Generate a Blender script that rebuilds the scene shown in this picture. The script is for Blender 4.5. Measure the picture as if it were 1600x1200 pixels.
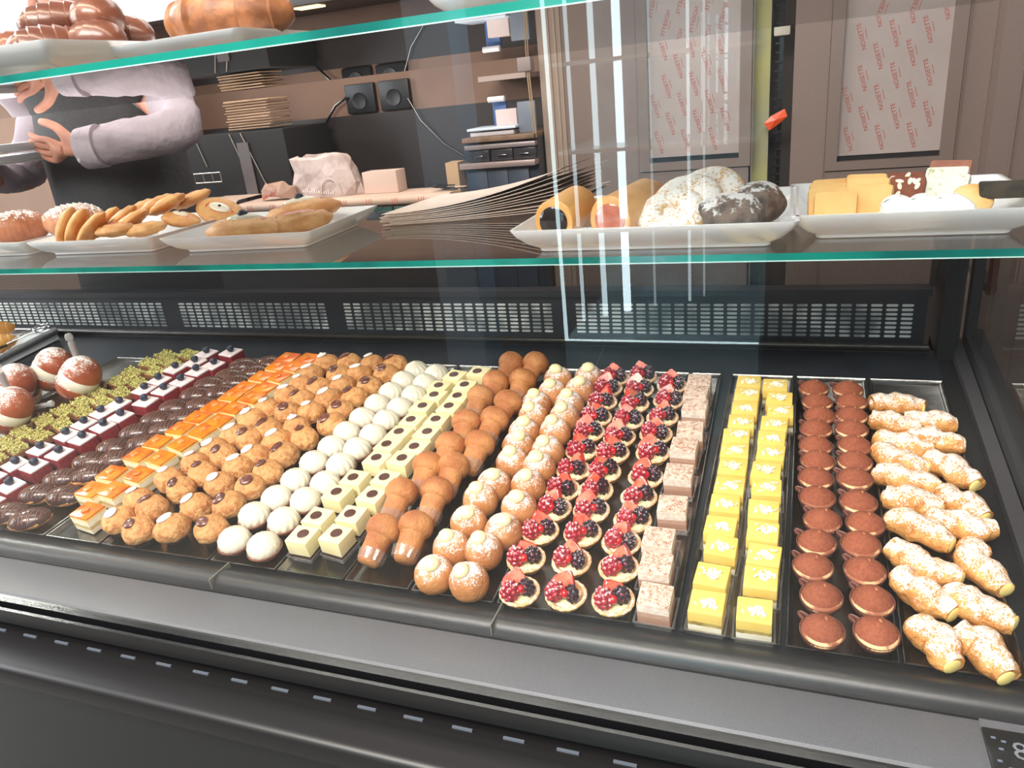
import bpy, bmesh, math, random
from mathutils import Vector, Matrix, Euler, noise
random.seed(7)
for o in list(bpy.data.objects): bpy.data.objects.remove(o)
SC = bpy.context.scene
COL = SC.collection
PI = math.pi
H = 1.3                                   # camera height above the floor; z below is measured from the floor

# ------------------------------------------------------------------ camera, world, lights, exposure
cam = bpy.data.cameras.new('camera')
cam.sensor_width = 36.0; cam.sensor_fit = 'HORIZONTAL'; cam.lens = 1161.73 / 1600 * 36
cam.clip_start = 0.02; cam.clip_end = 60
camo = bpy.data.objects.new('camera', cam); COL.objects.link(camo)
R = [[0.93909226, 0.32987508, -0.09637507], [0.03834866, -0.37926755, -0.92449203], [-0.34151882, 0.86448746, -0.36881748]]
camo.matrix_world = Matrix(((R[0][0], -R[1][0], -R[2][0], 0), (R[0][1], -R[1][1], -R[2][1], 0), (R[0][2], -R[1][2], -R[2][2], H), (0, 0, 0, 1)))
SC.camera = camo
SC.view_settings.view_transform = 'Standard'
SC.view_settings.look = 'None'
SC.view_settings.gamma = 1.0
SC.view_settings.use_curve_mapping = False
SC.view_settings.exposure = 0.13
SC.cycles.transparent_max_bounces = 24
w = bpy.data.worlds.new('world'); SC.world = w; w.use_nodes = True
w.node_tree.nodes['Background'].inputs[0].default_value = (0.92, 0.95, 1.0, 1)
w.node_tree.nodes['Background'].inputs[1].default_value = 0.34

def area(name, loc, aim, sx, sy, power, color, spread=PI):
    l = bpy.data.lights.new(name, 'AREA'); l.shape = 'RECTANGLE'; l.size = sx; l.size_y = sy
    l.energy = power; l.color = color; l.spread = spread
    o = bpy.data.objects.new(name, l); COL.objects.link(o); o.location = loc
    o.rotation_euler = (Vector(aim) - Vector(loc)).to_track_quat('-Z', 'Y').to_euler()
    return o
area('shop_window_daylight', (-4.9, -0.2, 2.0), (-0.6, 1.1, 0.9), 1.8, 1.8, 130, (0.90, 0.95, 1.0))
area('cabinet_fill_light', (-.44, -1.60, 2.02), (-.44, -2.0, .9), .6, .12, 48, (0.66, 0.95, 1.0))  # fill added inside the reflected cabinet to brighten its back wall
area('left_rim_light', (-4.4, 2.1, 2.85), (-0.9, 0.8, 0.6), 1.0, 1.0, 110, (1.0, 0.96, 0.90))  # unseen area light added for the ledge glow and a left-back rim
area('overhead_key_light', (-0.7, -0.9, 2.8), (-0.6, 1.1, 0.7), 2.8, 0.8, 165, (1.0, 0.94, 0.86))  # soft warm key added above the shop front to light the pastry rows
area('counter_ceiling_lamp', (-1.3, 2.5, 2.75), (-1.3, 2.6, 0.8), 3.0, 0.8, 30, (1.0, 0.93, 0.86))

# ------------------------------------------------------------------ mesh helpers
class MB:
    """collects shapes that become ONE mesh object"""
    def __init__(s): s.v = []; s.f = []; s.m = []
    def add(s, v, f, mi=0, M=None):
        b = len(s.v)
        s.v += [tuple(M @ Vector(p)) for p in v] if M is not None else [tuple(p) for p in v]
        s.f += [tuple(b + i for i in q) for q in f]; s.m += [mi] * len(f)
        return s
    def join(s, o, M=None, mi=None):
        b = len(s.v)
        s.v += [tuple(M @ Vector(p)) for p in o.v] if M is not None else list(o.v)
        s.f += [tuple(b + i for i in q) for q in o.f]; s.m += [mi] * len(o.f) if mi is not None else list(o.m)
        return s
    def box(s, x0, x1, y0, y1, z0, z1, mi=0, M=None, side=None):
        v = [(x0,y0,z0),(x1,y0,z0),(x1,y1,z0),(x0,y1,z0),(x0,y0,z1),(x1,y0,z1),(x1,y1,z1),(x0,y1,z1)]
        f = [(0,3,2,1),(4,5,6,7),(0,1,5,4),(1,2,6,5),(2,3,7,6),(3,0,4,7)]
        if side is None: return s.add(v, f, mi, M)
        s.add(v, f[:2], mi, M); return s.add(v, f[2:], side, M)
    def rbox(s, x0, x1, y0, y1, z0, z1, b=0.002, mi=0, M=None, jit=0.0):
        bm = bmesh.new(); bmesh.ops.create_cube(bm, size=1)
        for q in bm.verts:
            q.co = Vector(((x0+x1)/2 + q.co.x*(x1-x0), (y0+y1)/2 + q.co.y*(y1-y0), (z0+z1)/2 + q.co.z*(z1-z0)))
            if jit: q.co += Vector((random.uniform(-jit,jit), random.uniform(-jit,jit), random.uniform(-jit,jit)*.4))
        bmesh.ops.bevel(bm, geom=bm.edges[:], offset=b, segments=2, profile=0.6, affect='EDGES')
        bm.verts.index_update()
        s.add([q.co for q in bm.verts], [[q.index for q in f.verts] for f in bm.faces], mi, M); bm.free(); return s
    def lathe(s, prof, n=24, mi=0, M=None, fn=None):
        v = []; f = []; k = len(prof)
        for r, z in prof:
            for i in range(n):
                a = 2*PI*i/n; rr = r
                p = Vector((rr*math.cos(a), rr*math.sin(a), z))
                v.append(fn(p, a, r, z) if fn else p)
        for j in range(k-1):
            for i in range(n):
                i2 = (i+1) % n
                f.append((j*n+i, j*n+i2, (j+1)*n+i2, (j+1)*n+i))
        if prof[0][0] > 1e-5: f.append(tuple(reversed(range(n))))
        if prof[-1][0] > 1e-5: f.append(tuple(range((k-1)*n, k*n)))
        return s.add(v, f, mi, M)
    def ball(s, c, r, nu=16, nv=10, mi=0, M=None, fn=None):
        if not hasattr(r, '__len__'): r = (r, r, r)
        v = [(0,0,-1)]; f = []
        for j in range(1, nv):
            t = -PI/2 + PI*j/nv
            for i in range(nu):
                a = 2*PI*i/nu; v.append((math.cos(t)*math.cos(a), math.cos(t)*math.sin(a), math.sin(t)))
        v.append((0,0,1))
        for i in range(nu):
            f.append((0, 1+(i+1)%nu, 1+i))
            for j in range(nv-2):
                a = 1+j*nu; f.append((a+i, a+(i+1)%nu, a+nu+(i+1)%nu, a+nu+i))
            f.append((1+(nv-2)*nu+i, 1+(nv-2)*nu+(i+1)%nu, len(v)-1))
        out = []
        for p in v:
            p = Vector(p); k = fn(p) if fn else 1.0
            if hasattr(k, '__len__'): p = Vector(k); k = 1.0
            out.append(Vector((c[0]+p.x*r[0]*k, c[1]+p.y*r[1]*k, c[2]+p.z*r[2]*k)))
        return s.add(out, f, mi, M)
    def tube(s, pts, rad, n=10, mi=0, M=None, flat=1.0, up=(0,0,1), fn=None):
        P = [Vector(p) for p in pts]; k = len(P); v = []; f = []
        for j in range(k):
            d = (P[min(j+1,k-1)] - P[max(j-1,0)])
            d = d.normalized() if d.length > 1e-9 else Vector((0,0,1))
            u = Vector(up); u = u - d*u.dot(d)
            if u.length < 1e-3: u = Vector((1,0,0)) - d*d.x
            u.normalize(); w = d.cross(u)
            r = rad[j] if hasattr(rad, '__len__') else rad
            for i in range(n):
                a = 2*PI*i/n; q = (w*math.cos(a) + u*math.sin(a)*flat)*r
                if fn: q = q*fn(j/(k-1), a)
                v.append(P[j]+q)
        for j in range(k-1):
            for i in range(n):
                i2=(i+1)%n; f.append((j*n+i, (j)*n+i2, (j+1)*n+i2, (j+1)*n+i))
        f.append(tuple(reversed(range(n)))); f.append(tuple(range((k-1)*n, k*n)))
        return s.add(v, f, mi, M)
    def loft(s, rings, mi=0, cap0=True, cap1=True):
        n = len(rings[0]); v = [p for r in rings for p in r]; f = []
        for j in range(len(rings)-1):
            for i in range(n):
                i2=(i+1)%n; f.append((j*n+i, j*n+i2, (j+1)*n+i2, (j+1)*n+i))
        if cap0: f.append(tuple(reversed(range(n))))
        if cap1: f.append(tuple(range((len(rings)-1)*n, len(rings)*n)))
        return s.add(v, f, mi)
    def mesh(s, name, mats, smooth=True, angle=40):
        me = bpy.data.meshes.new(name); me.from_pydata(s.v, [], s.f)
        for m in (mats if isinstance(mats, (list, tuple)) else [mats]): me.materials.append(m)
        for p, mi in zip(me.polygons, s.m): p.material_index = mi; p.use_smooth = bool(smooth)
        bm = bmesh.new(); bm.from_mesh(me)
        bmesh.ops.recalc_face_normals(bm, faces=bm.faces[:])
        if smooth and angle:
            th = math.radians(angle)
            for e in bm.edges:
                if len(e.link_faces) == 2 and e.calc_face_angle(0) > th: e.smooth = False
        bm.to_mesh(me); bm.free(); me.update(); return me

def link(name, data, parent=None, M=None):
    o = bpy.data.objects.new(name, data); COL.objects.link(o)
    if parent is not None: o.parent = parent
    if M is not None: o.matrix_basis = M
    return o
def tag(o, label=None, cat=None, group=None, kind=None):
    if label: o['label'] = label
    if cat: o['category'] = cat
    if group: o['group'] = group
    if kind: o['kind'] = kind
    return o
def put(name, mb, mats, label=None, cat=None, parent=None, group=None, kind=None, M=None, smooth=True, angle=40):
    return tag(link(name, mb.mesh(name, mats, smooth, angle), parent, M), label, cat, group, kind)
def thing(name, label, cat, M=None, group=None):
    return tag(link(name, None, None, M if M is not None else Matrix()), label, cat, group)
def place(name, label, cat, parts, M, group=None):
    """a thing from shared meshes: parts = [(part name, mesh, [sub parts], label)]"""
    if len(parts) == 1 and parts[0][0] is None:
        return tag(link(name, parts[0][1], None, M), label, cat, group)
    r = thing(name, label, cat, M, group)
    for p in parts:
        c = link(p[0], p[1], r)
        for q in (p[2] if len(p) > 2 and p[2] else []): link(q[0], q[1], c)
    return r
def T(x, y, z): return Matrix.Translation((x, y, z))
def RX(a): return Matrix.Rotation(a, 4, 'X')
def RY(a): return Matrix.Rotation(a, 4, 'Y')
def RZ(a): return Matrix.Rotation(a, 4, 'Z')
def SCL(x, y, z): return Matrix.Diagonal((x, y, z, 1))

# the tilted display deck
TILT = 0.15617
DM = T(0, 0.745, H-0.64) @ RX(TILT)
def deckM(x, s, h=0.0, rot=0.0): return DM @ T(x, s, h) @ RZ(rot)

# ------------------------------------------------------------------ materials
def lin(c):
    return tuple(((q/12.92) if q <= 0.04045 else ((q+0.055)/1.055)**2.4) for q in (k/255 for k in c))
class NT:
    def __init__(s, name):
        s.m = bpy.data.materials.new(name); s.m.use_nodes = True; s.t = s.m.node_tree; s.n = s.t.nodes; s.p = s.n['Principled BSDF']; s.out = s.n['Material Output']
    def new(s, t, **k):
        q = s.n.new(t)
        for a, b in k.items(): setattr(q, a, b)
        return q
    def l(s, a, b): s.t.links.new(a, b)
    def math(s, op, a, b=None, clamp=False):
        q = s.new('ShaderNodeMath', operation=op, use_clamp=clamp)
        for i, x in enumerate((a, b)):
            if x is None: continue
            if isinstance(x, (int, float)): q.inputs[i].default_value = x
            else: s.l(x, q.inputs[i])
        return q.outputs[0]
    def mix(s, fac, a, b, blend='MIX'):
        q = s.new('ShaderNodeMix', data_type='RGBA', blend_type=blend)
        for i, x in ((0, fac), (6, a), (7, b)):
            if isinstance(x, (int, float)): q.inputs[i].default_value = x
            elif isinstance(x, tuple): q.inputs[i].default_value = (*x, 1)
            else: s.l(x, q.inputs[i])
        return q.outputs[2]
    def noise(s, vec, scale, detail=3, rough=.6, dist=0):
        q = s.new('ShaderNodeTexNoise'); q.inputs['Scale'].default_value = scale; q.inputs['Detail'].default_value = detail
        q.inputs['Roughness'].default_value = rough; q.inputs['Distortion'].default_value = dist; s.l(vec, q.inputs['Vector']); return q.outputs['Fac']
    def step(s, x, lo, hi):
        q = s.new('ShaderNodeMapRange'); q.interpolation_type = 'SMOOTHSTEP'; s.l(x, q.inputs[0]); q.inputs[1].default_value = lo; q.inputs[2].default_value = hi; return q.outputs[0]
def mat(name, c, c2=None, scale=60, rough=.6, metal=0.0, bump=0.0, bscale=None, spec=.5, bands=None, dust=None, vary=0.0, sss=0.0, coat=0.0, mlo=.35, mhi=.65, top=None, trans=0.0, emit=None, bdist=.002):
    """bands: [(height, colour)] cake layers; dust: (colour, amount, grain) sifted onto upward faces; top: colour baked on top"""
    k = NT(name); tc = k.new('ShaderNodeTexCoord'); oi = k.new('ShaderNodeObjectInfo')
    add = k.new('ShaderNodeVectorMath', operation='ADD'); k.l(tc.outputs['Object'], add.inputs[0])
    comb = k.new('ShaderNodeCombineXYZ'); rr = k.math('MULTIPLY', oi.outputs['Random'], 7.0)
    for i in range(3): k.l(rr, comb.inputs[i])
    k.l(comb.outputs[0], add.inputs[1]); vec = add.outputs[0]
    sep = k.new('ShaderNodeSeparateXYZ'); k.l(tc.outputs['Object'], sep.inputs[0])
    col = lin(c)
    if bands:
        ramp = k.new('ShaderNodeValToRGB'); ramp.color_ramp.interpolation = 'CONSTANT'; top_h = bands[-1][0]*1.25+1e-4
        jz = k.math('ADD', sep.outputs['Z'], k.math('MULTIPLY', k.math('SUBTRACT', k.noise(vec, 160, 2), .5), .0035))
        k.l(k.math('DIVIDE', jz, top_h), ramp.inputs[0]); el = ramp.color_ramp.elements
        el[0].position = 0; el[0].color = (*lin(bands[0][1]), 1)
        el[1].position = bands[1][0]/top_h; el[1].color = (*lin(bands[1][1]), 1)
        for h, cc in bands[2:]:
            e = el.new(h/top_h); e.color = (*lin(cc), 1)
        col = ramp.outputs[0]
        if c2: col = k.mix(k.math('MULTIPLY', k.step(k.noise(vec, scale), mlo, mhi), .35), col, lin(c2))
    elif c2:
        col = k.mix(k.step(k.noise(vec, scale), mlo, mhi), lin(c), lin(c2))
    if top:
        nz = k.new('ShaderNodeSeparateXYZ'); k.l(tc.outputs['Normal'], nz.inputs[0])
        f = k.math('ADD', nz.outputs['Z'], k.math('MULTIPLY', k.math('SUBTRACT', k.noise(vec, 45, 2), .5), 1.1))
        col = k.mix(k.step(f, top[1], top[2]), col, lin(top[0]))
    if dust:
        nz = k.new('ShaderNodeSeparateXYZ'); k.l(tc.outputs['Normal'], nz.inputs[0])
        g = k.math('ADD', k.math('MULTIPLY', nz.outputs['Z'], .40), k.math('MULTIPLY', k.noise(vec, dust[2], 3, .7), 1.0))
        g = k.math('ADD', g, k.math('MULTIPLY', k.noise(vec, dust[2]*.22, 2), .55))
        f = k.step(g, 1.34-dust[1], 1.50-dust[1])
        col = k.mix(f, col, lin(dust[0]))
    if vary:
        hs = k.new('ShaderNodeHueSaturation'); k.l(k.math('ADD', k.math('MULTIPLY', oi.outputs['Random'], vary*2), 1-vary), hs.inputs['Value'])
        if isinstance(col, tuple): hs.inputs['Color'].default_value = (*col, 1)
        else: k.l(col, hs.inputs['Color'])
        col = hs.outputs[0]
    if isinstance(col, tuple): k.p.inputs['Base Color'].default_value = (*col, 1)
    else: k.l(col, k.p.inputs['Base Color'])
    k.p.inputs['Roughness'].default_value = rough; k.p.inputs['Metallic'].default_value = metal
    k.p.inputs['Specular IOR Level'].default_value = spec
    if sss: k.p.inputs['Subsurface Weight'].default_value = sss; k.p.inputs['Subsurface Scale'].default_value = .006; k.p.inputs['Subsurface Radius'].default_value = (1, .6, .35)
    if coat: k.p.inputs['Coat Weight'].default_value = coat; k.p.inputs['Coat Roughness'].default_value = .12
    if trans: k.p.inputs['Transmission Weight'].default_value = trans
    if emit: k.p.inputs['Emission Color'].default_value = (*lin(emit[0]), 1); k.p.inputs['Emission Strength'].default_value = emit[1]
    if bump:
        b = k.new('ShaderNodeBump'); b.inputs['Strength'].default_value = bump; b.inputs['Distance'].default_value = bdist
        k.l(k.noise(vec, bscale or scale*2, 4, .65), b.inputs['Height']); k.l(b.outputs[0], k.p.inputs['Normal'])
    return k.m
def glass(name, tint=(255,255,255), refl=1.0, rough=0.0, ior=1.5, haze=0.0):
    k = NT(name); k.n.remove(k.p)
    tr = k.new('ShaderNodeBsdfTransparent'); tr.inputs[0].default_value = (*lin(tint), 1)
    gl = k.new('ShaderNodeBsdfAnisotropic') if False else k.new('ShaderNodeBsdfGlossy'); gl.inputs['Roughness'].default_value = rough
    fr = k.new('ShaderNodeFresnel'); fr.inputs[0].default_value = ior
    geo = k.new('ShaderNodeNewGeometry'); k.l(geo.outputs['Normal'], fr.inputs['Normal'])
    ms = k.new('ShaderNodeMixShader')
    # a front face only: the far side of the sheet just lets light out, so the ratio never inverts
    ff = k.math('MULTIPLY', k.math('MULTIPLY', fr.outputs[0], refl, True), k.math('SUBTRACT', 1.0, geo.outputs['Backfacing']))
    k.l(ff, ms.inputs[0]); k.l(tr.outputs[0], ms.inputs[1]); k.l(gl.outputs[0], ms.inputs[2])
    if haze:
        df = k.new('ShaderNodeBsdfDiffuse'); df.inputs[0].default_value = (.85,.85,.85,1); m2 = k.new('ShaderNodeMixShader'); m2.inputs[0].default_value = haze
        k.l(ms.outputs[0], m2.inputs[1]); k.l(df.outputs[0], m2.inputs[2]); k.l(m2.outputs[0], k.out.inputs[0]); return k.m
    k.l(ms.outputs[0], k.out.inputs[0]); return k.m
def emission(name, c, s):
    k = NT(name); k.n.remove(k.p); e = k.new('ShaderNodeEmission'); e.inputs[0].default_value = (*lin(c), 1); e.inputs[1].default_value = s
    k.l(e.outputs[0], k.out.inputs[0]); return k.m

M_black = mat('black_painted_steel', (22,23,26), rough=.42, spec=.5, bump=.04, scale=400)
M_blackg = mat('black_gloss_steel', (20,20,22), rough=.22, spec=.6)
M_strip = mat('grey_textured_plastic', (90,92,98), (104,106,113), scale=900, rough=.36, bump=.25, bscale=900, spec=.6)
M_deck = mat('dark_deck_plate', (32,37,46), (26,30,38), scale=14, rough=.35)
M_steel = mat('brushed_tray_steel', (150,148,146), (112,110,108), scale=18, rough=.24, metal=1.0)
M_rail = mat('dark_anodised_rail', (70,68,66), rough=.3, metal=.8)
M_slot = mat('louvre_metal_behind_slots', (232,236,232), (140,148,148), scale=9, rough=.5, mlo=.42, mhi=.60)
M_glass = glass('clear_front_glass', (254,254,254), 2.0)
M_side = glass('clear_side_glass', (240,243,243), 1.6)
M_shelf = glass('clear_shelf_glass', (248,251,250), 1.6)
M_edge = mat('green_glass_edge', (22,142,128), (8,96,92), scale=5, rough=.12, spec=.8, coat=.6)
M_edgeline = mat('pale_glass_arris', (190,225,220), rough=.15, spec=.8)
M_plate = mat('white_porcelain', (236,238,242), rough=.12, spec=.6, coat=.4)
M_clear = glass('clear_plastic', (250,250,250), 1.6, .12, haze=.045)
M_pip = glass('frosted_pipette_plastic', (240,240,240), 2.0, .08, haze=.28)
M_paperb = mat('brown_paper_cup', (62,36,26), (40,24,20), scale=90, rough=.8)
M_chrome = mat('chrome', (190,190,190), rough=.15, metal=1.0)

# ------------------------------------------------------------------ the setting
XL, XR = -2.6, 0.30
def struct(name, mb, mats, **k): return put(name, mb, mats, kind='structure', **k)
fl = MB().box(-6, 4, -5, 5, -.05, 0)
struct('floor', fl, mat('grey_floor_tiles', (120,116,110), (104,100,96), scale=3, rough=.35), smooth=False)
M_taupe = mat('taupe_laminate', (120,103,95), (108,92,85), scale=380, rough=.6, bump=.05, mlo=.3, mhi=.7)
M_taupe2 = mat('taupe_frame_paint', (110,94,86), rough=.5)
M_beige = mat('beige_wall_paint', (150,124,108), (140,116,102), scale=2, rough=.8)
M_brown = mat('warm_brown_wall_paint', (134,104,86), (124,96,80), scale=2, rough=.75)
M_dark = mat('near_black_backboard', (44,36,35), (38,31,30), scale=3, rough=.5)
WY = 3.3
wb = MB().box(-6, -.935, WY, WY+.1, 0, 2.9)
wb.box(-.935, 4, WY+.3, WY+.4, 0, 2.9)
struct('wall_back', wb, M_brown, smooth=False)
struct('wall_left', MB().box(-6.1, -6, -5, 5, 0, 2.9), M_beige, smooth=False)
struct('wall_front', MB().box(-6, 4, -5.1, -5, 0, 2.9), mat('pale_shop_wall', (150,150,150), rough=.8), smooth=False)
struct('ceiling', MB().box(-6, 4, 1.9, 5, 2.9, 2.95), mat('white_ceiling_paint', (215,215,215), rough=.8), smooth=False)
# a projecting black backboard between counter and brown wall
tb = MB().box(-2.95, -.94, WY-.026, WY-.001, .9, H-.05)
tag(put('backboard', tb, M_dark, smooth=False), 'near-black panel along the wall behind the back counter', 'panel')

# ---- the display case
case = thing('display_case', 'long black refrigerated pastry display case with glass front', 'display case')
cb = MB()
# cross-section of the black body: (y, z from camera level), swept along x
def sweep(mb, prof, x0, x1, mi=0):
    v = [(x, y, H+z) for x in (x0, x1) for y, z in prof]; n = len(prof)
    mb.add(v, [(i, (i+1) % n, n+(i+1) % n, n+i) for i in range(n)], mi)
    mb.add(v, [tuple(range(n)), tuple(reversed(range(n, 2*n)))], mi)
lip = [(.745+.0, -.6395)]
bull = [(.684, -.652), (.684, -.641)] + [(.712-.022*math.cos(a), -.652+.0235*math.sin(a)) for a in [i*PI/10 for i in range(1, 8)]] + [(.742, -.6400), (.748, -.6450), (.748, -.70), (.684, -.70)]
body = MB(); sweep(body, [(.560, -1.28), (.560, -.720), (.620, -.720), (.620, -.66), (.75, -.66), (.75, -.665), (1.56, -.60), (1.56, -1.28)], XL, XR+.06)
put('body', body, M_black, parent=case, smooth=False)
b2 = MB(); sweep(b2, bull, XL, .262); put('front_bumper', b2, mat('satin_black_bumper', (34,35,38), rough=.36, spec=.6), parent=case)
M_joint = mat('grey_joint', (120,116,108), rough=.6)
for xs in (-.336, -.782, .2625):
    put('bumper_joint', MB().box(xs-.0008, xs+.0008, .690, .735, H-.66, H-.6275), M_joint, parent=case, smooth=False)
st = MB(); sweep(st, [(.603, -.6405), (.606, -.6375), (.676, -.6375), (.680, -.6405), (.680, -.66), (.603, -.66)], XL, .2)
st.box(.2, XR+.02, .603, .680, H-.66, H-.6375)
put('front_sill', st, M_strip, parent=case, smooth=True)
st2 = MB().box(XL, XR+.02, .588, .601, H-.665, H-.638); st2.box(XL, XR+.02, .577, .582, H-.668, H-.644)
put('glass_channel', st2, M_blackg, parent=case, smooth=False)
lg = MB(); sweep(lg, [(.530, -.735), (.530, -.714), (.534, -.7075), (.541, -.705), (.606, -.7005), (.606, -.735)], XL, XR+.06)
for k in range(44):
    x = -2.58+k*.0655+.019
    if x < XR: pass
put('front_ledge', lg, mat('satin_black_ledge', (27,25,26), rough=.36, spec=.5), parent=case)
M_sl = mat('pale_slot_lining', (96,102,112), rough=.4)
for k in range(-24, 20):
    x = -.4075+k*.0652
    if XL < x < XR+.04: put('ledge_slot', MB().box(x-.0130, x+.0130, .5890, .5920, H-.7025, H-.6994), M_sl, parent=case, smooth=False)
rd = MB().tube([(XL, .611, H-.694), (XR+.06, .611, H-.694)], .0055, 10); put('seal', rd, M_blackg, parent=case)
lower = MB().box(XL, XR+.06, .565, .57, .1, H-.735); put('kick_panel', lower, mat('dark_front_panel', (20,20,20), rough=.6), parent=case, smooth=False)
# control display with its digits at the right end of the sill
cp = MB().rbox(.199, .285, .610, .666, H-.638, H-.6335, .0018); cpo = put('control_display', cp, M_blackg, parent=case)
def text_mesh(txt, size, mat_, name, parent, M, extr=.0):
    cu = bpy.data.curves.new(name, 'FONT'); cu.body = txt; cu.size = size; cu.align_x = 'CENTER'; cu.align_y = 'CENTER'; cu.extrude = extr
    cu.resolution_u = 2
    tmp = bpy.data.objects.new('tmp', cu); COL.objects.link(tmp)
    dg = bpy.context.evaluated_depsgraph_get(); me = bpy.data.meshes.new_from_object(tmp.evaluated_get(dg))
    bpy.data.objects.remove(tmp); me.materials.clear(); me.materials.append(mat_)
    return link(name, me, parent, M)
text_mesh('8', .030, mat('grey_display_digit', (120,125,132), rough=.4), 'digit', cpo, T(.2275, .640, H-.6330))
kd = MB()
for i, (kx, ky) in enumerate([(.207, .653), (.211, .640), (.207, .625), (.215, .618), (.215, .650)]): kd.box(kx-.002, kx+.002, ky-.0012, ky+.0012, H-.6335, H-.6331)
put('display_mark', kd, mat('faint_display_marks', (110,120,140), rough=.4), parent=cpo, smooth=False)
# deck
dk = MB().box(-2.6, .262, 0, .742, -.012, -.0035, M=DM)
put('deck', dk, M_deck, parent=case, smooth=False)
M_dj = mat('pale_joint', (80,84,92), rough=.5)
for xx in (-1.06, -.36): put('deck_joint', MB().box(xx-.0006, xx+.0006, .62, .742, -.0036, -.0030, M=DM), M_dj, parent=case, smooth=False)
# rear rail and perforated air outlet
rl = MB().tube([(-2.6, 1.468, H-.519), (.25, 1.468, H-.519)], .0075, 12); rl.box(-2.6, .255, 1.468, 1.50, H-.54, H-.522)
put('rear_rail', rl, M_rail, parent=case)
vp = MB().box(-2.6, .247, 1.500, 1.512, H-.535, H-.4185)
vp.box(-2.6, .252, 1.492, 1.530, H-.4285, H-.4150)
vpo = put('air_outlet_panel', vp, mat('dark_blue_grey_steel', (47,49,56), rough=.45, spec=.5), parent=case, smooth=False)
def capsule(mb, cx, cz, L, hgt, y):
    r = hgt/2; pts = []
    for a in (-90, -30, 30, 90): pts.append((cx+L/2-r+r*math.cos(math.radians(a)), y, cz+r*math.sin(math.radians(a))))
    for a in (90, 150, 210, 270): pts.append((cx-L/2+r+r*math.cos(math.radians(a)), y, cz+r*math.sin(math.radians(a))))
    mb.add(pts, [tuple(range(8))])
for a0, a1 in ((-2.5, -1.575), (-1.522, -1.06), (-1.013, -.478), (-.43, .228)):
    n = int(round((a1-a0)/.0262)); sm = MB()
    for i in range(n):
        for j in range(8):
            capsule(sm, a0+(i+.5)*(a1-a0)/n, H-.5085+j*.0087, .0205, .0050, 1.4995)
    put('slot_bank', sm, M_slot, parent=vpo, smooth=False)
# fine mesh strip above it, under the shelf
def mesh_mat():
    k = NT('black_perforated_mesh'); tc = k.new('ShaderNodeTexCoord'); sep = k.new('ShaderNodeSeparateXYZ'); k.l(tc.outputs['Object'], sep.inputs[0])
    a = k.math('SINE', k.math('MULTIPLY', k.math('ADD', sep.outputs['X'], sep.outputs['Z']), 2*PI/.0058))
    b = k.math('SINE', k.math('MULTIPLY', k.math('SUBTRACT', sep.outputs['X'], sep.outputs['Z']), 2*PI/.0058))
    hole = k.math('GREATER_THAN', k.math('MULTIPLY', a, b), -.04)
    k.p.inputs['Base Color'].default_value = (*lin((22,22,24)), 1); k.p.inputs['Roughness'].default_value = .5
    tr = k.new('ShaderNodeBsdfTransparent'); ms = k.new('ShaderNodeMixShader'); k.l(hole, ms.inputs[0]); k.l(k.p.outputs[0], ms.inputs[1]); k.l(tr.outputs[0], ms.inputs[2]); k.l(ms.outputs[0], k.out.inputs[0]); return k.m
put('mesh_screen', MB().box(-2.6, .262, 1.5305, 1.5315, H-.42, H-.235), mesh_mat(), parent=case, smooth=False)
# side frame on the right: post, sloping bottom rail, outer pair
M_frame = mat('grey_black_frame', (62,60,64), rough=.45)
fr = MB()
fr.box(.262, .288, 1.44, 1.60, H-.62, H-.236)
fr.box(.262, .290, 0, .80, -.06, -.003, M=DM)
put('corner_post', fr, M_black, parent=case, smooth=False)
f1 = MB(); f1.box(.288, .304, 1.495, 1.52, H-.60, H-.236); f1.box(.288, .308, -.14, .785, -.03, .010, M=DM)
put('inner_side_frame', f1, M_frame, parent=case, smooth=False)
f2 = MB(); f2.box(.314, .331, 1.495, 1.52, H-.60, H-.236); f2.box(.314, .345, -.14, .785, -.03, .020, M=DM)
put('outer_side_frame', f2, M_frame, parent=case, smooth=False)
gs = MB().box(.309, .3125, .62, 1.50, H-.60, H-.235); put('side_glass', gs, M_side, parent=case, smooth=False)
g0 = MB().box(XL, XR+.012, .590, .596, H-.655, H+.46); put('front_glass', g0, M_glass, parent=case, smooth=False)
# glass shelves with green edges
def shelf(name, y0, y1, z0, z1, x1):
    g = MB().box(-2.6, x1, y0, y1, H+z0, H+z1, mi=0, side=1)
    t = (z1-z0)*.13
    o = put(name, g, [M_shelf, M_edge], parent=case, smooth=False)
    a = MB().box(-2.6, x1, y0-.0006, y0+.0002, H+z0, H+z0+t); a.box(-2.6, x1, y1-.0002, y1+.0006, H+z0, H+z0+t)
    put('polished_arris', a, M_edgeline, parent=o, smooth=False); return o
shelf('lower_glass_shelf', 1.0, 1.56, -.2402, -.2295, .30)
shelf('upper_glass_shelf', .62, 1.56, .0545, .0625, .30)
# light bar under the top of the case
tp = MB().box(XL, XR+.02, .585, .72, H+.46, H+.485); put('case_top', tp, mat('dark_case_top', (40,40,42), rough=.5), parent=case, smooth=False)
lb = MB().box(XL+.05, XR-.05, .64, .675, H+.448, H+.46); put('light_bar', lb, emission('warm_white_case_lamp', (255,234,208), 30), parent=case, smooth=False)

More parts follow.
